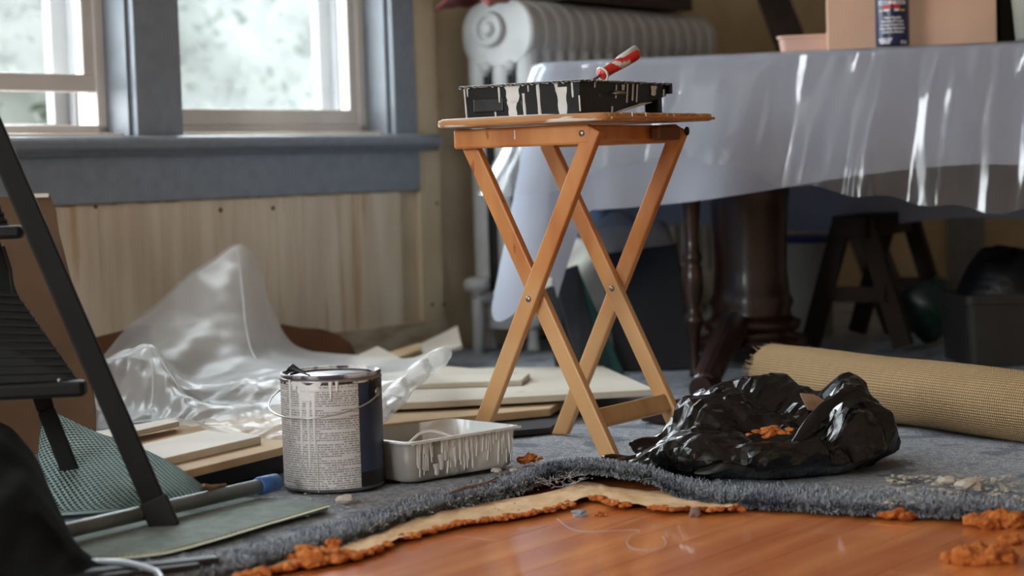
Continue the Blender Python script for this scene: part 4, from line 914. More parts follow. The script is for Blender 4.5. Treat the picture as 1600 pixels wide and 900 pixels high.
# ------------------------------------------------------------------ clutter under and behind the table
def panel(name, px, Y, m, lab, cat, th=.02, kids=None, **kw):
    """upright plate whose face is given by image corners at depths Y (list), thickness going back"""
    pts = [AT(x, y, d) for (x, y), d in zip(px, Y)]; n = (pts[1] - pts[0]).cross(pts[2] - pts[0]).normalized()
    if n.y > 0: n = -n
    c = sum(pts, Vector()) / len(pts); lo = min(pts, key=lambda p: p.z)
    return single(name, MB().prism(pts, th, n), m, lab, cat, (c.x, c.y, lo.z), **kw)
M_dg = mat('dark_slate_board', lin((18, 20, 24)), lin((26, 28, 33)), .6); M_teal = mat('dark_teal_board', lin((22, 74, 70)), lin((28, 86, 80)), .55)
def leaning_board(x0, x1, Y, top_y, lean, m, lab, edge=None, tilt=0):
    a = AT(x0, 560, Y); b = AT(x1, 560, Y); zt_ = AT((x0 + x1) / 2, top_y, Y).z
    pts = [Vector((a.x, Y, 0)), Vector((b.x, Y, 0)), Vector((b.x + tilt, Y + lean, zt_)), Vector((a.x + tilt, Y + lean, zt_ - .02))]
    n = (pts[1] - pts[0]).cross(pts[2] - pts[0]).normalized(); n = -n if n.y > 0 else n
    o = single('leaning_board', MB().prism(pts, .018, n), m, lab, 'board', (a.x, Y, 0), bevel=.003)
    return o
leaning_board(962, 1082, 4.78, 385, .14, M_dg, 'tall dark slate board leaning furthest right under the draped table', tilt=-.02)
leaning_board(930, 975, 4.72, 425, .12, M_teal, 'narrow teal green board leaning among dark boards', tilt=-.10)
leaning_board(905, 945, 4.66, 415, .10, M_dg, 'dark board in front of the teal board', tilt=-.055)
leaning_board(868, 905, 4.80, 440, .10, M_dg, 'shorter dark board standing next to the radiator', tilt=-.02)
# grey white sack behind the boards
c = AT(965, 420, 5.05); mb = MB().blob((c.x, c.y, .17), .2, .25, 4, (.95, .5, 1.05), 3.3, 2.2)
mb.v = [Vector((p.x, p.y, max(p.z, 0.0))) for p in mb.v]
single('cement_sack', mb, mat('grey_white_sack', lin((164, 162, 154)), lin((188, 186, 176)), .8, scale=6, bump=.2), 'pale grey sack slumped behind the dark leaning boards', 'sack', (c.x, c.y, 0), smooth=True)
# white bucket with blue lid further back
c = G(1262, 540, 0); c = Vector((AT(1264, 500, 5.6).x, 5.6, 0))
e = thing('white_pail', 'dull white pail with blue lid in the dark under table', 'pail', tuple(c))
M_pail = mat('dull_white_pail', lin((170, 166, 158)), lin((186, 182, 174)), .5)
obj('pail_wall', MB().lathe([(.07, 0), (.075, .26), (.079, .262), (.079, .275)], 28), M_pail, e, smooth=True); obj('pail_lid', MB().lathe([(.081, .272), (.081, .292), (.07, .297), (0, .297)], 28), mat('blue_lid', lin((34, 54, 120)), None, .4), e, smooth=True)
# A-frame sawhorse
c = Vector((AT(1375, 560, 5.3).x, 5.3, 0))
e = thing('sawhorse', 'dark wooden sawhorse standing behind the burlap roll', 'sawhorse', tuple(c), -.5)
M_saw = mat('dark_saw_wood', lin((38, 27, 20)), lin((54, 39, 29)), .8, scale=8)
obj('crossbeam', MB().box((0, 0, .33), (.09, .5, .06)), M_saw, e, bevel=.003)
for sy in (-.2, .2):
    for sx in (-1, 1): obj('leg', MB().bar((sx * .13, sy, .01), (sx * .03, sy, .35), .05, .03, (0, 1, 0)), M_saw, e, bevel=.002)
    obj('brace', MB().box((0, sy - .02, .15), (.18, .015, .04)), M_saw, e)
# dark bin with black bag on top, green bag next to it
c = Vector((AT(1570, 560, 4.75).x, 4.75, 0)); gy = 4.75
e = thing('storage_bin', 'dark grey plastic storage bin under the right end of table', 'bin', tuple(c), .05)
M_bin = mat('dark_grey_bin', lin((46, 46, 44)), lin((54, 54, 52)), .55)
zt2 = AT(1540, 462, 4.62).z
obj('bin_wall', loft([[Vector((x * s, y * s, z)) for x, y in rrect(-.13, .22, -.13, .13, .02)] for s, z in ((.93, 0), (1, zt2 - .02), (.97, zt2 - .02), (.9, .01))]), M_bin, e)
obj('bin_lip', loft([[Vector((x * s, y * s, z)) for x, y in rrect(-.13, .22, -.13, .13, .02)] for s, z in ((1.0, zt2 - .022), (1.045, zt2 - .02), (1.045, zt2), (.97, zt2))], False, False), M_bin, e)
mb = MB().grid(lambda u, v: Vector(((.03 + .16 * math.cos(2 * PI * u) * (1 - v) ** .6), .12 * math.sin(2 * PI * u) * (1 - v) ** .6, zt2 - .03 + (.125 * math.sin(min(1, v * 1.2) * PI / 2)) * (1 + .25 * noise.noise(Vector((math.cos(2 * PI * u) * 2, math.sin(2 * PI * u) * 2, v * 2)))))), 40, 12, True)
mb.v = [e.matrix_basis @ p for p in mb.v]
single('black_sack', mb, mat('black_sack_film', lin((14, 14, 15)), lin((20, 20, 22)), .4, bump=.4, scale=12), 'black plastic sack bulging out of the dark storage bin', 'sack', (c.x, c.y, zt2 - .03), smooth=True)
c = AT(1462, 520, 5.2); mb = MB().blob((c.x, 5.2, .10), .085, .5, 3, (1.15, .7, .9), 8, 2.5); mb.v = [Vector((p.x, p.y, max(p.z, .0))) for p in mb.v]
single('green_bag', mb, mat('dark_green_bag', lin((24, 60, 44)), lin((70, 78, 74)), .4, scale=14), 'crumpled dark green bag beside the storage bin', 'bag', (c.x, 5.2, 0), smooth=True)
panel('pale_plank', [(1450, 460), (1500, 480), (1500, 494), (1450, 472)], [5.5, 5.1, 5.1, 5.5], M_panel, 'short pale plank propped behind the storage bin', 'plank', .03)

# ------------------------------------------------------------------ burlap roll
def burlap_fn(nt, u, v):
    fu = mnode(nt, 'SINE', mnode(nt, 'MULTIPLY', u, 2 * PI / .0052)); fv = mnode(nt, 'SINE', mnode(nt, 'MULTIPLY', v, 2 * PI / .0052))
    h = mnode(nt, 'MULTIPLY', mnode(nt, 'ADD', fu, 1.0), mnode(nt, 'ADD', fv, 1.0)); h = mnode(nt, 'MULTIPLY', h, .25)
    n = noise_uv(nt, u, v, 30, 120, 1, 4)
    c = mixc(nt, n, lin((188, 158, 116)), lin((216, 188, 146)))
    return mixc(nt, mnode(nt, 'LESS_THAN', h, .06), c, lin((116, 90, 62))), h
M_bur = uvmat('burlap_weave', burlap_fn, .95, .1)
BR = .062; r0 = Vector((.545, 4.02, BR)); r1 = Vector((1.16, 2.95, BR)); rd = (r1 - r0).normalized(); rx = Vector((0, 0, 1)); ry = rd.cross(rx)
def roll_pt(u, v):
    L_ = (r1 - r0).length; a = -2 * PI * u; rr = BR * (1 + .05 * noise.noise(Vector((math.cos(a) * 1.2, math.sin(a) * 1.2, v * 5))) + .05 * (1 - v)); off = .012 * noise.noise(Vector((u * 20, 3, 1))) if v == 0 else 0
    p = r0 + rd * (v * L_ + off) + (rx * math.sin(a) + ry * math.cos(a)) * rr; p.z = max(p.z, .001); return p, (u * 2 * PI * BR, v * L_)
bur = thing('burlap_roll', 'rolled up tan burlap carpet backing lying behind the black bag', 'roll', (r0.x, r0.y, 0))
obj('outer_wrap', MB().grid(roll_pt, 64, 60), M_bur, bur, smooth=True, world=True)
mb = MB(); sp_ = []
for k in range(90):
    a = k * .22; r = BR * (1 - k / 95); sp_.append((a, r))
vs = []; 
for a, r in sp_:
    for d in (.004, .12): vs.append(r0 + rd * d + (rx * math.sin(a) + ry * math.cos(a)) * r)
mb.add(vs, [(2 * i, 2 * i + 1, 2 * i + 3, 2 * i + 2) for i in range(89)], [(v.x, v.z) for v in vs]); obj('rolled_core', mb, M_bur, bur, smooth=True, world=True)
mb = MB(); rr2 = random.Random(5)
for i in range(170):
    a = rr2.uniform(0, 2 * PI); p = r0 + (rx * math.sin(a) + ry * math.cos(a)) * BR * 1.04; q = p - rd * rr2.uniform(.004, .02) + Vector((rr2.gauss(0, .004), rr2.gauss(0, .004), rr2.gauss(0, .005))); q.z = max(q.z, .002)
    mb.tube([p + rd * .01, p, q], .0005, 4)
obj('frayed_threads', mb, mat('burlap_thread', lin((176, 146, 104)), None, .9), bur, world=True)['kind'] = 'stuff'
foam_lump(1203, 570, .085, .007, 3, 'tiny rust crumb stuck on the end of burlap roll', m=mat('rust_crumb', lin((140, 70, 30)), None, .9))

# ------------------------------------------------------------------ black garbage bag
M_bag = mat('black_bag_film', lin((9, 9, 10)), lin((14, 14, 15)), .17, scale=9, bump=.12, bscale=30, spec=.42)
bc = Vector((.415, 3.225, 0))
def lerp_tab(tab, a):
    a = a % 360
    for (a0, r0_), (a1, r1_) in zip(tab, tab[1:]):
        if a0 <= a <= a1: t = (a - a0) / (a1 - a0); t = t * t * (3 - 2 * t); return r0_ + (r1_ - r0_) * t
foot = [(0, .225), (40, .21), (90, .20), (135, .215), (160, .235), (174, .262), (190, .235), (215, .22), (270, .235), (320, .23), (360, .225)]
def smooth01(x): x = min(1, max(0, x)); return x * x * (3 - 2 * x)
BAGC = make_crumple(12, 10, 5.0, 42.0)
def bag_pt(u, v):
    a = 360 * u; ar = math.radians(a); R = lerp_tab(foot, a) * (1 + .07 * noise.noise(Vector((math.cos(ar) * 2.6, math.sin(ar) * 2.6, 4))) + .04 * noise.noise(Vector((math.cos(ar) * 7, math.sin(ar) * 7, 9))))
    # v: 0 underside centre, .25 footprint edge, 1 crown
    if v < .2: rho = v / .2 * .80; z = .0
    else:
        t = (v - .2) / .8; rho = .80 + .20 * smooth01(t / .2)
        if t > .2: rho = 1.0 * math.cos((t - .2) / .8 * PI / 2) ** .8
        z = t
    x = math.cos(ar) * R * rho; y = math.sin(ar) * R * .82 * rho
    p = Vector((bc.x + x, bc.y + y, 0))
    if v >= .2:
        t = (v - .2) / .8
        # two humps with a sagging hollow facing the viewer between them
        h1 = math.exp(-(((x + .015) / .13) ** 2 + ((y - .055) / .13) ** 2)); h2 = math.exp(-(((x - .155) / .065) ** 2 + ((y - .0) / .12) ** 2))
        low = .055 + .09 * h1 + .07 * h2 - .018 * math.exp(-(((x - .01) / .07) ** 2 + ((y + .06) / .06) ** 2)) - .02 * math.exp(-(((x - .095) / .025) ** 2)) 
        taper = 1 - .62 * smooth01((-x - .08) / .17)
        z = low * taper * (smooth01(t * 1.9) ** .7)
        q = Vector((p.x * 6.5, p.y * 6.5, z * 9))
        k = smooth01(t * 3)
        dirn = Vector((math.cos(ar) * rho, math.sin(ar) * rho, .7)).normalized()
        p = Vector((p.x, p.y, z)); p += dirn * (BAGC(p) * .038) * k
    p.z = max(p.z, .0005 if v > .02 else 0); return p
bag = thing('garbage_bag', 'crumpled shiny black garbage bag holding orange foam scraps', 'garbage bag', tuple(bc))
o = obj('bag_film', MB().grid(lambda u, v: bag_pt(u, v), 220, 130, True), M_bag, bag, world=True)
md = o.modifiers.new('dec', 'DECIMATE'); md.ratio = .11
# pointed flap at the left, rolled lip crossing the hollow, and a tucked fold on the right
def strip(path, w, h=None, nseg=26):
    pts = [Vector(p) for p in path]; mb = MB()
    def fn(u, v):
        p = spline(pts, u); q = spline(pts, min(1, u + .02)) - spline(pts, max(0, u - .02)); s_ = q.cross(Vector((0, -.6, .8))).normalized(); ww = w * math.sin(PI * (.12 + .8 * u)) ; a = (v - .5) * 2
        return p + s_ * (a * ww) + Vector((0, 0, (1 - a * a) * ww * .7)) + Vector((0, 0, .004 * noise.noise(p * 40 + Vector((0, 0, v * 3)))))
    return mb.grid(fn, nseg, 10)
flap = [[AT(982, 692, 3.26), AT(1000, 684, 3.27), AT(1045, 676, 3.28), AT(1100, 655, 3.28)], [AT(990, 706, 3.24), AT(1012, 704, 3.23), AT(1050, 700, 3.22), AT(1100, 690, 3.2)], [AT(1012, 722, 3.22), AT(1030, 727, 3.2), AT(1060, 728, 3.17), AT(1100, 722, 3.13)], [AT(1042, 738, 3.2), AT(1052, 745, 3.15), AT(1070, 750, 3.12), AT(1100, 752, 3.07)]]
pf = patch(flap)
obj('loose_flap', MB().grid(lambda u, v: pf(u, v) + Vector((0, 0, .004 * noise.noise(Vector((u * 5, v * 7, 2))))), 24, 24), M_bag, bag, smooth=True, world=True)
obj('rolled_lip', strip([AT(1205, 738, 3.04), AT(1235, 706, 3.06), AT(1262, 668, 3.09), AT(1296, 632, 3.12), AT(1335, 612, 3.15), AT(1368, 628, 3.15)], .012), M_bag, bag, smooth=True, world=True)
obj('rolled_lip', strip([AT(1060, 718, 3.08), AT(1100, 712, 3.06), AT(1140, 716, 3.05), AT(1185, 730, 3.04)], .010), M_bag, bag, smooth=True, world=True)
obj('rolled_lip', strip([AT(1085, 740, 3.04), AT(1130, 730, 3.03), AT(1180, 735, 3.02)], .007), M_bag, bag, smooth=True, world=True)
# orange scraps lying in the hollow of the bag
mb = MB(); rb = random.Random(2); sc = AT(1200, 673, 3.075)
for i in range(26): mb.blob((sc.x + rb.gauss(0, .014), sc.y + rb.gauss(0, .006), sc.z + rb.gauss(0, .003)), rb.uniform(.003, .007), .8, 1, (1.5, .8, .6), rb.random() * 60, 3)
single('foam_scrap', mb, M_foam, 'orange foam scraps lying in the hollow of the black bag', 'foam scrap', (sc.x, sc.y, sc.z - .01))
M_cbs = mat('dirty_tan_card', lin((150, 118, 92)), lin((120, 92, 70)), .85, scale=30)
a = AT(1268, 628, 3.18)
pts = [AT(1250, 614, 3.19), AT(1272, 616, 3.19), AT(1296, 630, 3.18), AT(1288, 641, 3.16), AT(1262, 638, 3.16)]
single('cardboard_scrap', MB().prism(pts, .004, (0, -.5, .8)), M_cbs, 'small tan cardboard scrap poking out of black bag', 'cardboard', tuple(a))

# ------------------------------------------------------------------ boards stacked along the wall
M_wb = mat('white_painted_board', lin((196, 187, 172)), lin((214, 206, 192)), .6, scale=4, bump=.05, c3=lin((176, 156, 130)), s3=14, t3=.68)
M_tb = mat('tan_hardboard', lin((176, 146, 110)), lin((196, 168, 132)), .75, scale=6, bump=.05)
M_edge = mat('grey_board_edge', lin((150, 146, 140)), None, .7)
def board(pts, z, th, m, lab, name='loose_board'):
    P_ = [G(x, y, z) for x, y in pts]; c = sum(P_, Vector()) / len(P_)
    return single(name, MB().prism(P_, th), m, lab, 'board', (c.x, c.y, z - th), bevel=.002)
board([(560, 632), (680, 627), (1024, 608), (942, 572), (780, 574), (540, 585)], .050, .014, M_wb, 'broad white board lying on the floor behind tray table legs')
board([(520, 668), (600, 662), (860, 638), (900, 612), (560, 625)], .030, .016, M_tb, 'tan board just under the broad white board')
board([(600, 690), (860, 668), (900, 640), (560, 655)], .012, .012, M_dg, 'dark bottom board under the tan and white boards')
board([(640, 600), (815, 594), (828, 583), (700, 572), (640, 575)], .062, .012, M_wb, 'small white board lying on top of broad white board')
board([(165, 690), (240, 672), (440, 640), (500, 655), (440, 699), (283, 737), (245, 722)], .058, .014, M_tb, 'tan hardboard sheet under the white batten on the left')
board([(209, 697), (341, 667), (408, 681), (256, 716)], .072, .014, M_wb, 'short white batten lying across the tan hardboard sheet')
board([(100, 690), (120, 679), (275, 652), (280, 658), (130, 692)], .078, .010, M_wb, 'narrow white strip lying behind the short batten')
board([(140, 760), (283, 745), (436, 712), (500, 690), (300, 690)], .030, .03, M_dg, 'dark plank bundle beneath the tan hardboard sheet')
# scraps in the corner below the panelling
def scrap(pts, Ys, th, m, lab, name='wood_scrap', cat='scrap'):
    P_ = [AT(x, y, d) for (x, y), d in zip(pts, Ys)]; n = (P_[1] - P_[0]).cross(P_[2] - P_[0]).normalized(); n = -n if n.z < 0 else n; c = sum(P_, Vector()) / len(P_)
    return single(name, MB().prism(P_, th, n), m, lab, cat, (c.x, c.y, min(p.z for p in P_)), bevel=.002)
scrap([(640, 545), (715, 508), (722, 540), (650, 560)], [4.9, 5.1, 4.85, 4.7], .01, M_wb, 'pale board offcut resting in the corner by the radiator')
scrap([(545, 560), (590, 540), (625, 558), (570, 572)], [4.6, 4.75, 4.6, 4.5], .01, M_wb, 'flat pale offcut lying in front of the skirting')
scrap([(600, 552), (655, 535), (660, 545), (610, 563)], [4.65, 4.8, 4.75, 4.6], .012, M_tb, 'thin tan offcut between the pale offcuts')
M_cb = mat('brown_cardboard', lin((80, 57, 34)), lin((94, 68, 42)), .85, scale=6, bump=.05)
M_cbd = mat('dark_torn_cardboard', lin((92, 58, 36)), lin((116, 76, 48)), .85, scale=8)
def torn(px, Ys, m, lab):
    P_ = [AT(x, y, d) for (x, y), d in zip(px, Ys)]; n = (P_[1] - P_[0]).cross(P_[-1] - P_[0]).normalized(); n = -n if n.y > 0 else n
    return single('torn_cardboard', MB().prism(P_, .004, n), m, lab, 'cardboard', (P_[0].x, P_[0].y, min(p.z for p in P_)))
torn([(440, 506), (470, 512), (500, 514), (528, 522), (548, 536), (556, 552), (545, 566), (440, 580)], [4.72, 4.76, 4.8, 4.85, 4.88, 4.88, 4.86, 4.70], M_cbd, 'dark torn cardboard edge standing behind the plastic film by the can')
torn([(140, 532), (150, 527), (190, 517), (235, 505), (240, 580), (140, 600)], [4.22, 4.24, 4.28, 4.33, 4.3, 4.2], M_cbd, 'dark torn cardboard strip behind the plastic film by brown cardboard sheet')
# brown cardboard sheet leaning at the left
pts = [(20, 306), (78, 304), (88, 330), (92, 362), (100, 392), (112, 440), (128, 500), (140, 560), (150, 640), (150, 690), (10, 720), (-60, 700), (-60, 310)]
YB = [3.82 + .0 * i for i in range(len(pts))]
P_ = []
for (x, y) in pts:
    Y = 3.95 - (y - 300) / 400 * .35; P_.append(AT(x, y, Y))
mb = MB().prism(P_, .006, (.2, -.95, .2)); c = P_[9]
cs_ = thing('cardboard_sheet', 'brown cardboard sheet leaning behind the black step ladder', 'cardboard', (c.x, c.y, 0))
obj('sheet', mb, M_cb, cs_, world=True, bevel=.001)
obj('pale_top_edge', MB().prism([AT(38, 303, 3.945), AT(76, 302, 3.945), AT(76, 308, 3.94), AT(38, 309, 3.94)], .008, (.2, -.95, .2)), M_wb, cs_, world=True)

# ------------------------------------------------------------------ crumpled translucent plastic film
def Z(x, y, z): return G(x, y, z)
rows = [
 [AT(158, 560, 4.15), AT(225, 493, 4.28), AT(300, 432, 4.42), AT(368, 384, 4.55), AT(398, 404, 4.58), AT(425, 478, 4.6), AT(465, 540, 4.55), AT(560, 556, 4.45), AT(640, 562, 4.3), AT(690, 550, 4.1)],
 [AT(155, 566, 4.05), AT(220, 548, 4.1), AT(290, 520, 4.18), AT(350, 500, 4.25), AT(392, 510, 4.27), AT(430, 545, 4.28), AT(478, 562, 4.25), AT(560, 572, 4.2), AT(632, 575, 4.1), AT(694, 562, 3.98)],
 [AT(150, 572, 3.92), AT(195, 556, 3.9), AT(240, 570, 3.92), AT(292, 598, 3.95), AT(345, 588, 3.98), AT(400, 572, 3.98), AT(455, 578, 3.95), AT(550, 590, 3.9), AT(620, 598, 3.85), AT(688, 575, 3.85)],
 [AT(148, 575, 3.82), AT(190, 552, 3.8), AT(238, 538, 3.78), AT(285, 588, 3.72), AT(340, 610, 3.7), AT(400, 606, 3.7), AT(455, 606, 3.7), AT(540, 610, 3.68), AT(610, 620, 3.66), AT(665, 604, 3.72)],
 [AT(135, 640, 3.72), AT(185, 640, 3.68), AT(245, 645, 3.6), AT(300, 640, 3.5), AT(350, 652, 3.42), AT(405, 665, 3.36), AT(450, 668, 3.34), AT(530, 660, 3.4), AT(600, 645, 3.5), AT(640, 622, 3.65)],
 [AT(130, 672, 3.66), AT(180, 668, 3.6), AT(240, 650, 3.5), AT(300, 652, 3.4), AT(352, 670, 3.3), AT(405, 688, 3.26), AT(450, 694, 3.24), AT(530, 690, 3.28), AT(592, 668, 3.42), AT(632, 634, 3.6)],
]
pf2 = patch(rows)
FILMC = make_crumple(31, 9, 3.0, 26.0)
def film_pt(u, v):
    p = pf2(u, v); q = Vector((u * 9, v * 6, 1.3))
    n = FILMC(p); k = .012 + .040 * smooth01((v - .3) / .3) * smooth01((1.02 - v) / .1)
    p = p + Vector((.25 * n * k, -n * k, n * k * .9)) 
    return p
M_film = film('milky_plastic_film', (.95, .95, .95, 1), .45, .5, .32, (.86, .86, .85, 1))
pfm = thing('plastic_film', 'crumpled translucent plastic film heaped on boards below the window', 'plastic film', tuple(G(430, 660, .06)))
obj('film_sheet', MB().grid(film_pt, 180, 110), M_film, pfm, smooth=True, world=True)
for ln_ in ([(0, .0), (.11, 0), (.22, 0), (.33, .0)], [(.02, .6), (.11, .6), (.215, .6), (.26, .62), (.33, .66)], [(.215, .6), (.22, .68), (.21, .76)], [(.34, .02), (.42, .2), (.52, .3)]):
    pts = [spline([film_pt(*q) for q in ln_], k / 16) for k in range(17)]
    pts = [film_pt(*spline([Vector((a_, b_)) for a_, b_ in ln_], k / 16)) + Vector((0, -.001, .001)) for k in range(17)]
    obj('folded_edge', MB().tube(pts, .0022, 6), M_film, pfm, smooth=True, world=True)
r_ = [AT(575, 660, 3.44), AT(620, 615, 3.62), AT(660, 578, 3.75), AT(694, 556, 3.84)]
mb = MB().tube([spline(r_, k / 44) for k in range(45)], [.017 + .004 * math.sin(k * .55) for k in range(44)] + [.010], 24)
CRL = make_crumple(3, 6, 14, 60)
mb.v = [p + Vector((1, -.3, 1.0)) * (CRL(p) * .022) for p in mb.v]
obj('rolled_edge', mb, M_film, pfm, smooth=True, world=True)
M_smudge = mat('brown_smudge', lin((150, 142, 130)), lin((126, 116, 104)), .8, scale=30)
for (u0, v0, r) in ((.33, .86, .010), (.37, .88, .012), (.40, .90, .008), (.43, .93, .011), (.355, .92, .006)):
    pts = [film_pt(u0 + r * .9 * math.cos(t) * (1 + .4 * math.sin(3 * t + u0 * 90)), v0 + r * 1.6 * math.sin(t) * (1 + .4 * math.cos(2 * t + v0 * 70))) + Vector((0, -.002, .002)) for t in [k * .5 for k in range(12)]]
    obj('dirt_mark', MB().tube(pts, .0009, 4), M_smudge, pfm, world=True)

# ------------------------------------------------------------------ waffle mat, flat mat and extension pole
def waffle_fn(nt, u, v):
    fu = mnode(nt, 'SINE', mnode(nt, 'MULTIPLY', mnode(nt, 'ADD', u, mnode(nt, 'MULTIPLY', v, .5)), 2 * PI / .014)); fv = mnode(nt, 'SINE', mnode(nt, 'MULTIPLY', v, 2 * PI / .012))
    h = mnode(nt, 'MULTIPLY', fu, fv); n = noise_uv(nt, u, v, 9, 9, 1, 3)
    c = mixc(nt, n, lin((138, 164, 160)), lin((168, 188, 184)))
    return mixc(nt, mnode(nt, 'GREATER_THAN', h, .25), c, lin((44, 66, 68))), mnode(nt, 'MULTIPLY', h, -1.0)
M_waf = uvmat('teal_waffle_rubber', waffle_fn, .8, .2)
M_mat = mat('flat_green_pad', lin((116, 128, 124)), lin((134, 146, 142)), .9, scale=60, bump=.3, bscale=300)
rows = [[AT(70, 640, 3.2), AT(100, 655, 3.2), AT(150, 678, 3.17), AT(205, 696, 3.1), AT(262, 722, 3.0), AT(322, 762, 2.93)],
        [AT(62, 690, 3.12), AT(100, 700, 3.1), AT(150, 715, 3.07), AT(205, 730, 3.02), AT(262, 748, 2.96), AT(318, 768, 2.93)],
        [AT(58, 750, 3.0), AT(100, 752, 2.99), AT(150, 758, 2.97), AT(205, 765, 2.95), AT(260, 774, 2.93), AT(300, 780, 2.92)],
        [AT(52, 815, 2.9), AT(100, 812, 2.9), AT(150, 806, 2.91), AT(205, 798, 2.93), AT(245, 792, 2.95), AT(290, 786, 2.97)]]
pw_ = patch(rows)
wm = single('waffle_mat', MB().grid(lambda u, v: (Vector((lambda p: (p.x, p.y, max(p.z, .007)))(pw_(u, v))), (u * .36, v * .30)), 50, 36), M_waf, 'teal waffle textured rubber mat curling up behind the ladder leg', 'mat', tuple(G(205, 790)), smooth=True)
wm.modifiers.new('solid', 'SOLIDIFY').thickness = .004
fm_pts = [(-40, 905), (60, 885), (140, 872), (250, 862), (330, 842), (420, 815), (512, 792), (500, 782), (430, 778), (340, 778), (270, 790), (150, 815), (60, 835), (-60, 850)]
fm = thing('flat_mat', 'flat grey green pad with pale bound edge under the extension pole', 'mat', tuple(G(300, 820)))
obj('pad', MB().prism([G(x, y, .008) for x, y in fm_pts], .005), M_mat, fm, world=True)
mb = MB(); ed = [G(x, y, .0085) for x, y in ((-40, 908), (60, 889), (140, 877), (250, 866), (330, 846), (420, 819), (475, 803), (515, 791))]
def edge_pt(u, v): p = spline(ed, u); return p + Vector((.002, -.012, 0)) * (v - .3) + Vector((0, 0, .0012))
obj('bound_edge', MB().grid(edge_pt, 40, 2), mat('cream_binding', lin((206, 204, 184)), None, .8), fm, world=True)
mb = MB(); 
for k in range(90):
    p = edge_pt(k / 90, -.6); q = edge_pt((k + .55) / 90, -.6); mb.tube([p, q], .0011, 4)
obj('edge_stitch', mb, mat('yellow_stitch', lin((170, 166, 110)), None, .8), fm, world=True)['kind'] = 'stuff'
a = G(92, 832, .026); b = G(396, 759, .026); cE = G(438, 752, .026); d_ = (cE - a).normalized(); b = a + d_ * (b - a).length
pole = thing('extension_pole', 'grey extension pole with blue grip end lying on the mats', 'pole', (a.x, a.y, .01))
M_pole = mat('scuffed_grey_pole', lin((106, 112, 112)), lin((126, 132, 132)), .4, metal=.4, scale=14, c3=lin((190, 188, 170)), s3=16, t3=.67)
obj('tube', MB().tube([a - d_ * .5, a, b], .0115, 20), M_pole, pole, smooth=True, world=True)
tot = (cE - b).length
obj('blue_grip', MB().tube([b - d_ * .002, b, b + d_ * tot * .3, b + d_ * tot * .8, cE - d_ * .006, cE], [.012, .0145, .0145, .014, .011, .005], 20), mat('blue_grip', lin((38, 84, 156)), lin((70, 116, 180)), .5, scale=20, c3=lin((200, 206, 214)), s3=18, t3=.66), pole, smooth=True, world=True)

# ------------------------------------------------------------------ black step ladder at the left
M_lad = mat('black_ladder', lin((9, 9, 8)), lin((15, 14, 13)), .6, scale=20, bump=.05, spec=.25)
M_rub = mat('black_rubber', lin((12, 12, 12)), None, .7)
M_lshoe = M_rub
fo = G(258, 828); la = thing('step_ladder', 'black metal step ladder cut off by the left edge of picture', 'ladder', (fo.x, fo.y, 0))
top_ = AT(-10, 208, 2.86); rdv = (top_ - Vector((fo.x, fo.y, .0))).normalized(); A_ = Vector((fo.x, fo.y, .004)) 
B_ = A_ + rdv * 1.02
left = Vector((-.44, .05, 0))
obj('front_rail', MB().bar(A_, B_, .034, .024, (.2, -1, 0)), M_lad, la, world=True, bevel=.003)
obj('front_rail', MB().bar(A_ + left, B_ + left * .8, .034, .024, (.2, -1, 0)), M_lad, la, world=True, bevel=.003)
for q in (Vector(), left): obj('rubber_foot', MB().bar(A_ + q + Vector((.002, 0, -.004)), A_ + q + rdv * .045, .042, .031, (.2, -1, 0)), M_rub, la, world=True, bevel=.003)
ra = AT(128, 806, 3.02); rb_ = AT(-20, 300, 3.0)
ra.z = max(ra.z, .012)
obj('rear_leg', MB().bar(ra, AT(72, 640, 3.03), .028, .018, (.2, -1, 0)), M_lad, la, world=True, bevel=.003)
obj('rear_leg', MB().bar(AT(72, 640, 3.03), AT(-30, 330, 3.02), .028, .018, (.2, -1, 0)), M_lad, la, world=True, bevel=.003)
obj('rear_leg', MB().bar(ra + left, AT(-30, 330, 3.02) + left, .028, .018, (.2, -1, 0)), M_lad, la, world=True, bevel=.003)
# broad ribbed tread folded down between the rails, and its front lip
def tread(c4, n_rib, name='tread'):
    P4 = [AT(x, y, d) for x, y, d in c4]; n = (P4[1] - P4[0]).cross(P4[3] - P4[0]).normalized(); n = -n if n.y > 0 else n
    t = obj(name, MB().prism(P4, .006, n), M_lad, la, world=True, bevel=.002); mb = MB()
    for k in range(n_rib):
        f = (k + .5) / n_rib; mb.bar(P4[0].lerp(P4[3], f) + n * .002, P4[1].lerp(P4[2], f) + n * .002, .004, .003, n)
    inv = la.matrix_basis.inverted(); mb.v = [inv @ p for p in mb.v]; r = obj('ribs', mb, M_lad, t)
tread([(-200, 440, 2.92), (26, 458, 2.92), (126, 600, 2.84), (-200, 612, 2.84)], 12)
mb = MB().bar(AT(-220, 622, 2.83), AT(134, 606, 2.83), .03, .024, (0, 0, 1)); obj('tread_lip', mb, M_lad, la, world=True, bevel=.006)
tread([(-200, 300, 2.95), (-10, 300, 2.95), (14, 352, 2.9), (-200, 352, 2.9)], 5)
obj('tread_lip', MB().bar(AT(-220, 372, 2.88), AT(36, 362, 2.88), .026, .02, (0, 0, 1)), M_lad, la, world=True, bevel=.006)
obj('rivet', MB().blob(AT(93, 594, 2.825), .004, 0, 1), M_screw, la, world=True)
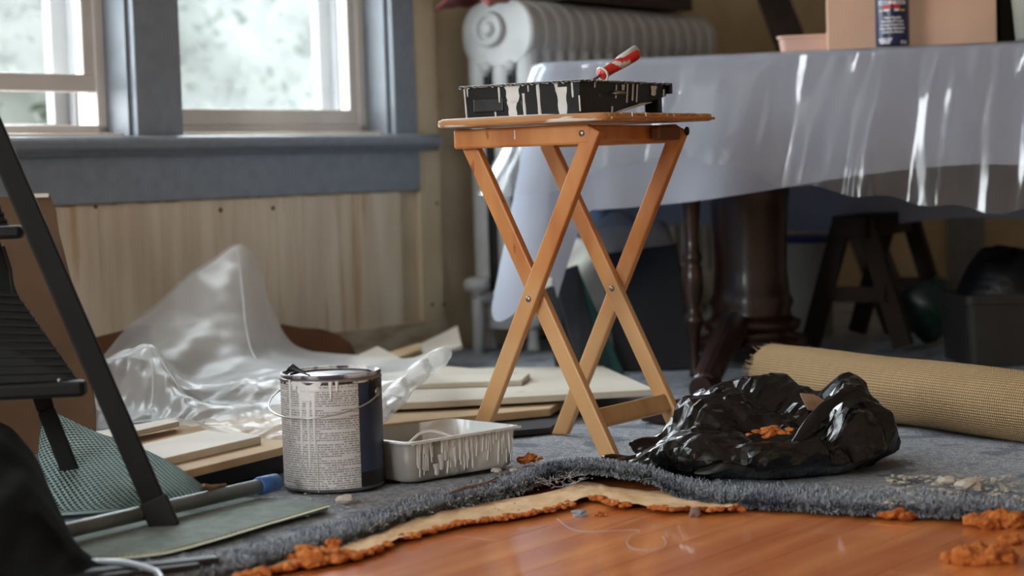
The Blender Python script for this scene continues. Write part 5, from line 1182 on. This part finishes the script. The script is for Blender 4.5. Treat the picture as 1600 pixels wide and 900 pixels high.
obj('cable', MB().tube([AT(5, 385, 3.0), AT(16, 420, 3.0), AT(22, 470, 3.0), AT(20, 520, 3.0)], .003, 6), M_rub, la, world=True)
#obj('spreader', MB().bar(AT(112, 660, 2.9), AT(100, 800, 3.0), .012, .02, (1, 0, 0)), M_lad, la, world=True)
# near-black sheet added for the deep shadow in the near left corner
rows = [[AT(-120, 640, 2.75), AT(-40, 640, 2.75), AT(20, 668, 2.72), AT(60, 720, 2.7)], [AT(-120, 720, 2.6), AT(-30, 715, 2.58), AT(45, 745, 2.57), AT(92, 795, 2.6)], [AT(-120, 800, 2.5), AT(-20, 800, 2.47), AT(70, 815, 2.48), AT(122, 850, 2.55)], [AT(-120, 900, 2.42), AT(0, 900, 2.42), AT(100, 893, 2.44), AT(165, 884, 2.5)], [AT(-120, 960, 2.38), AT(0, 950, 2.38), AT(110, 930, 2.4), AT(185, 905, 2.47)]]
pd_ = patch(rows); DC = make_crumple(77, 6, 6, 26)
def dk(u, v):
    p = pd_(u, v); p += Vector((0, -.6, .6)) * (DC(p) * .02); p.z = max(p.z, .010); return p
single('corner_shade_sheet', MB().grid(dk, 50, 50), mat('corner_shade_black', lin((13, 13, 13)), lin((20, 20, 20)), .9, spec=.1), 'near black sheet added for the shadow in the corner beside ladder', 'shade sheet', tuple(G(40, 900)), smooth=True).modifiers.new('s', 'SOLIDIFY').thickness = .004
# dark tools near the lens at the lower left
M_dkt = mat('dark_tool', lin((24, 24, 26)), None, .5)
a = G(60, 905, .006); b = G(340, 874, .006)
single('pry_bar', MB().bar(a, b, .022, .010).bar(a + Vector((.02, -.03, 0)), b + Vector((-.02, -.028, -.002)), .012, .008), M_dkt, 'dark flat bar lying on carpet beneath the pale mat edge', 'bar', (a.x, a.y, 0), bevel=.002)
pts = [G(130, 878, .012), G(185, 878, .014), G(225, 886, .014), G(248, 896, .012), G(252, 912, .010)]
single('bent_rod', MB().tube([spline(pts, k / 12) for k in range(13)], .004, 8), mat('pale_steel', lin((176, 182, 190)), None, .3, metal=.6), 'pale bent metal rod lying at the ladder foot near bottom edge', 'rod', tuple(G(200, 885)), smooth=True)
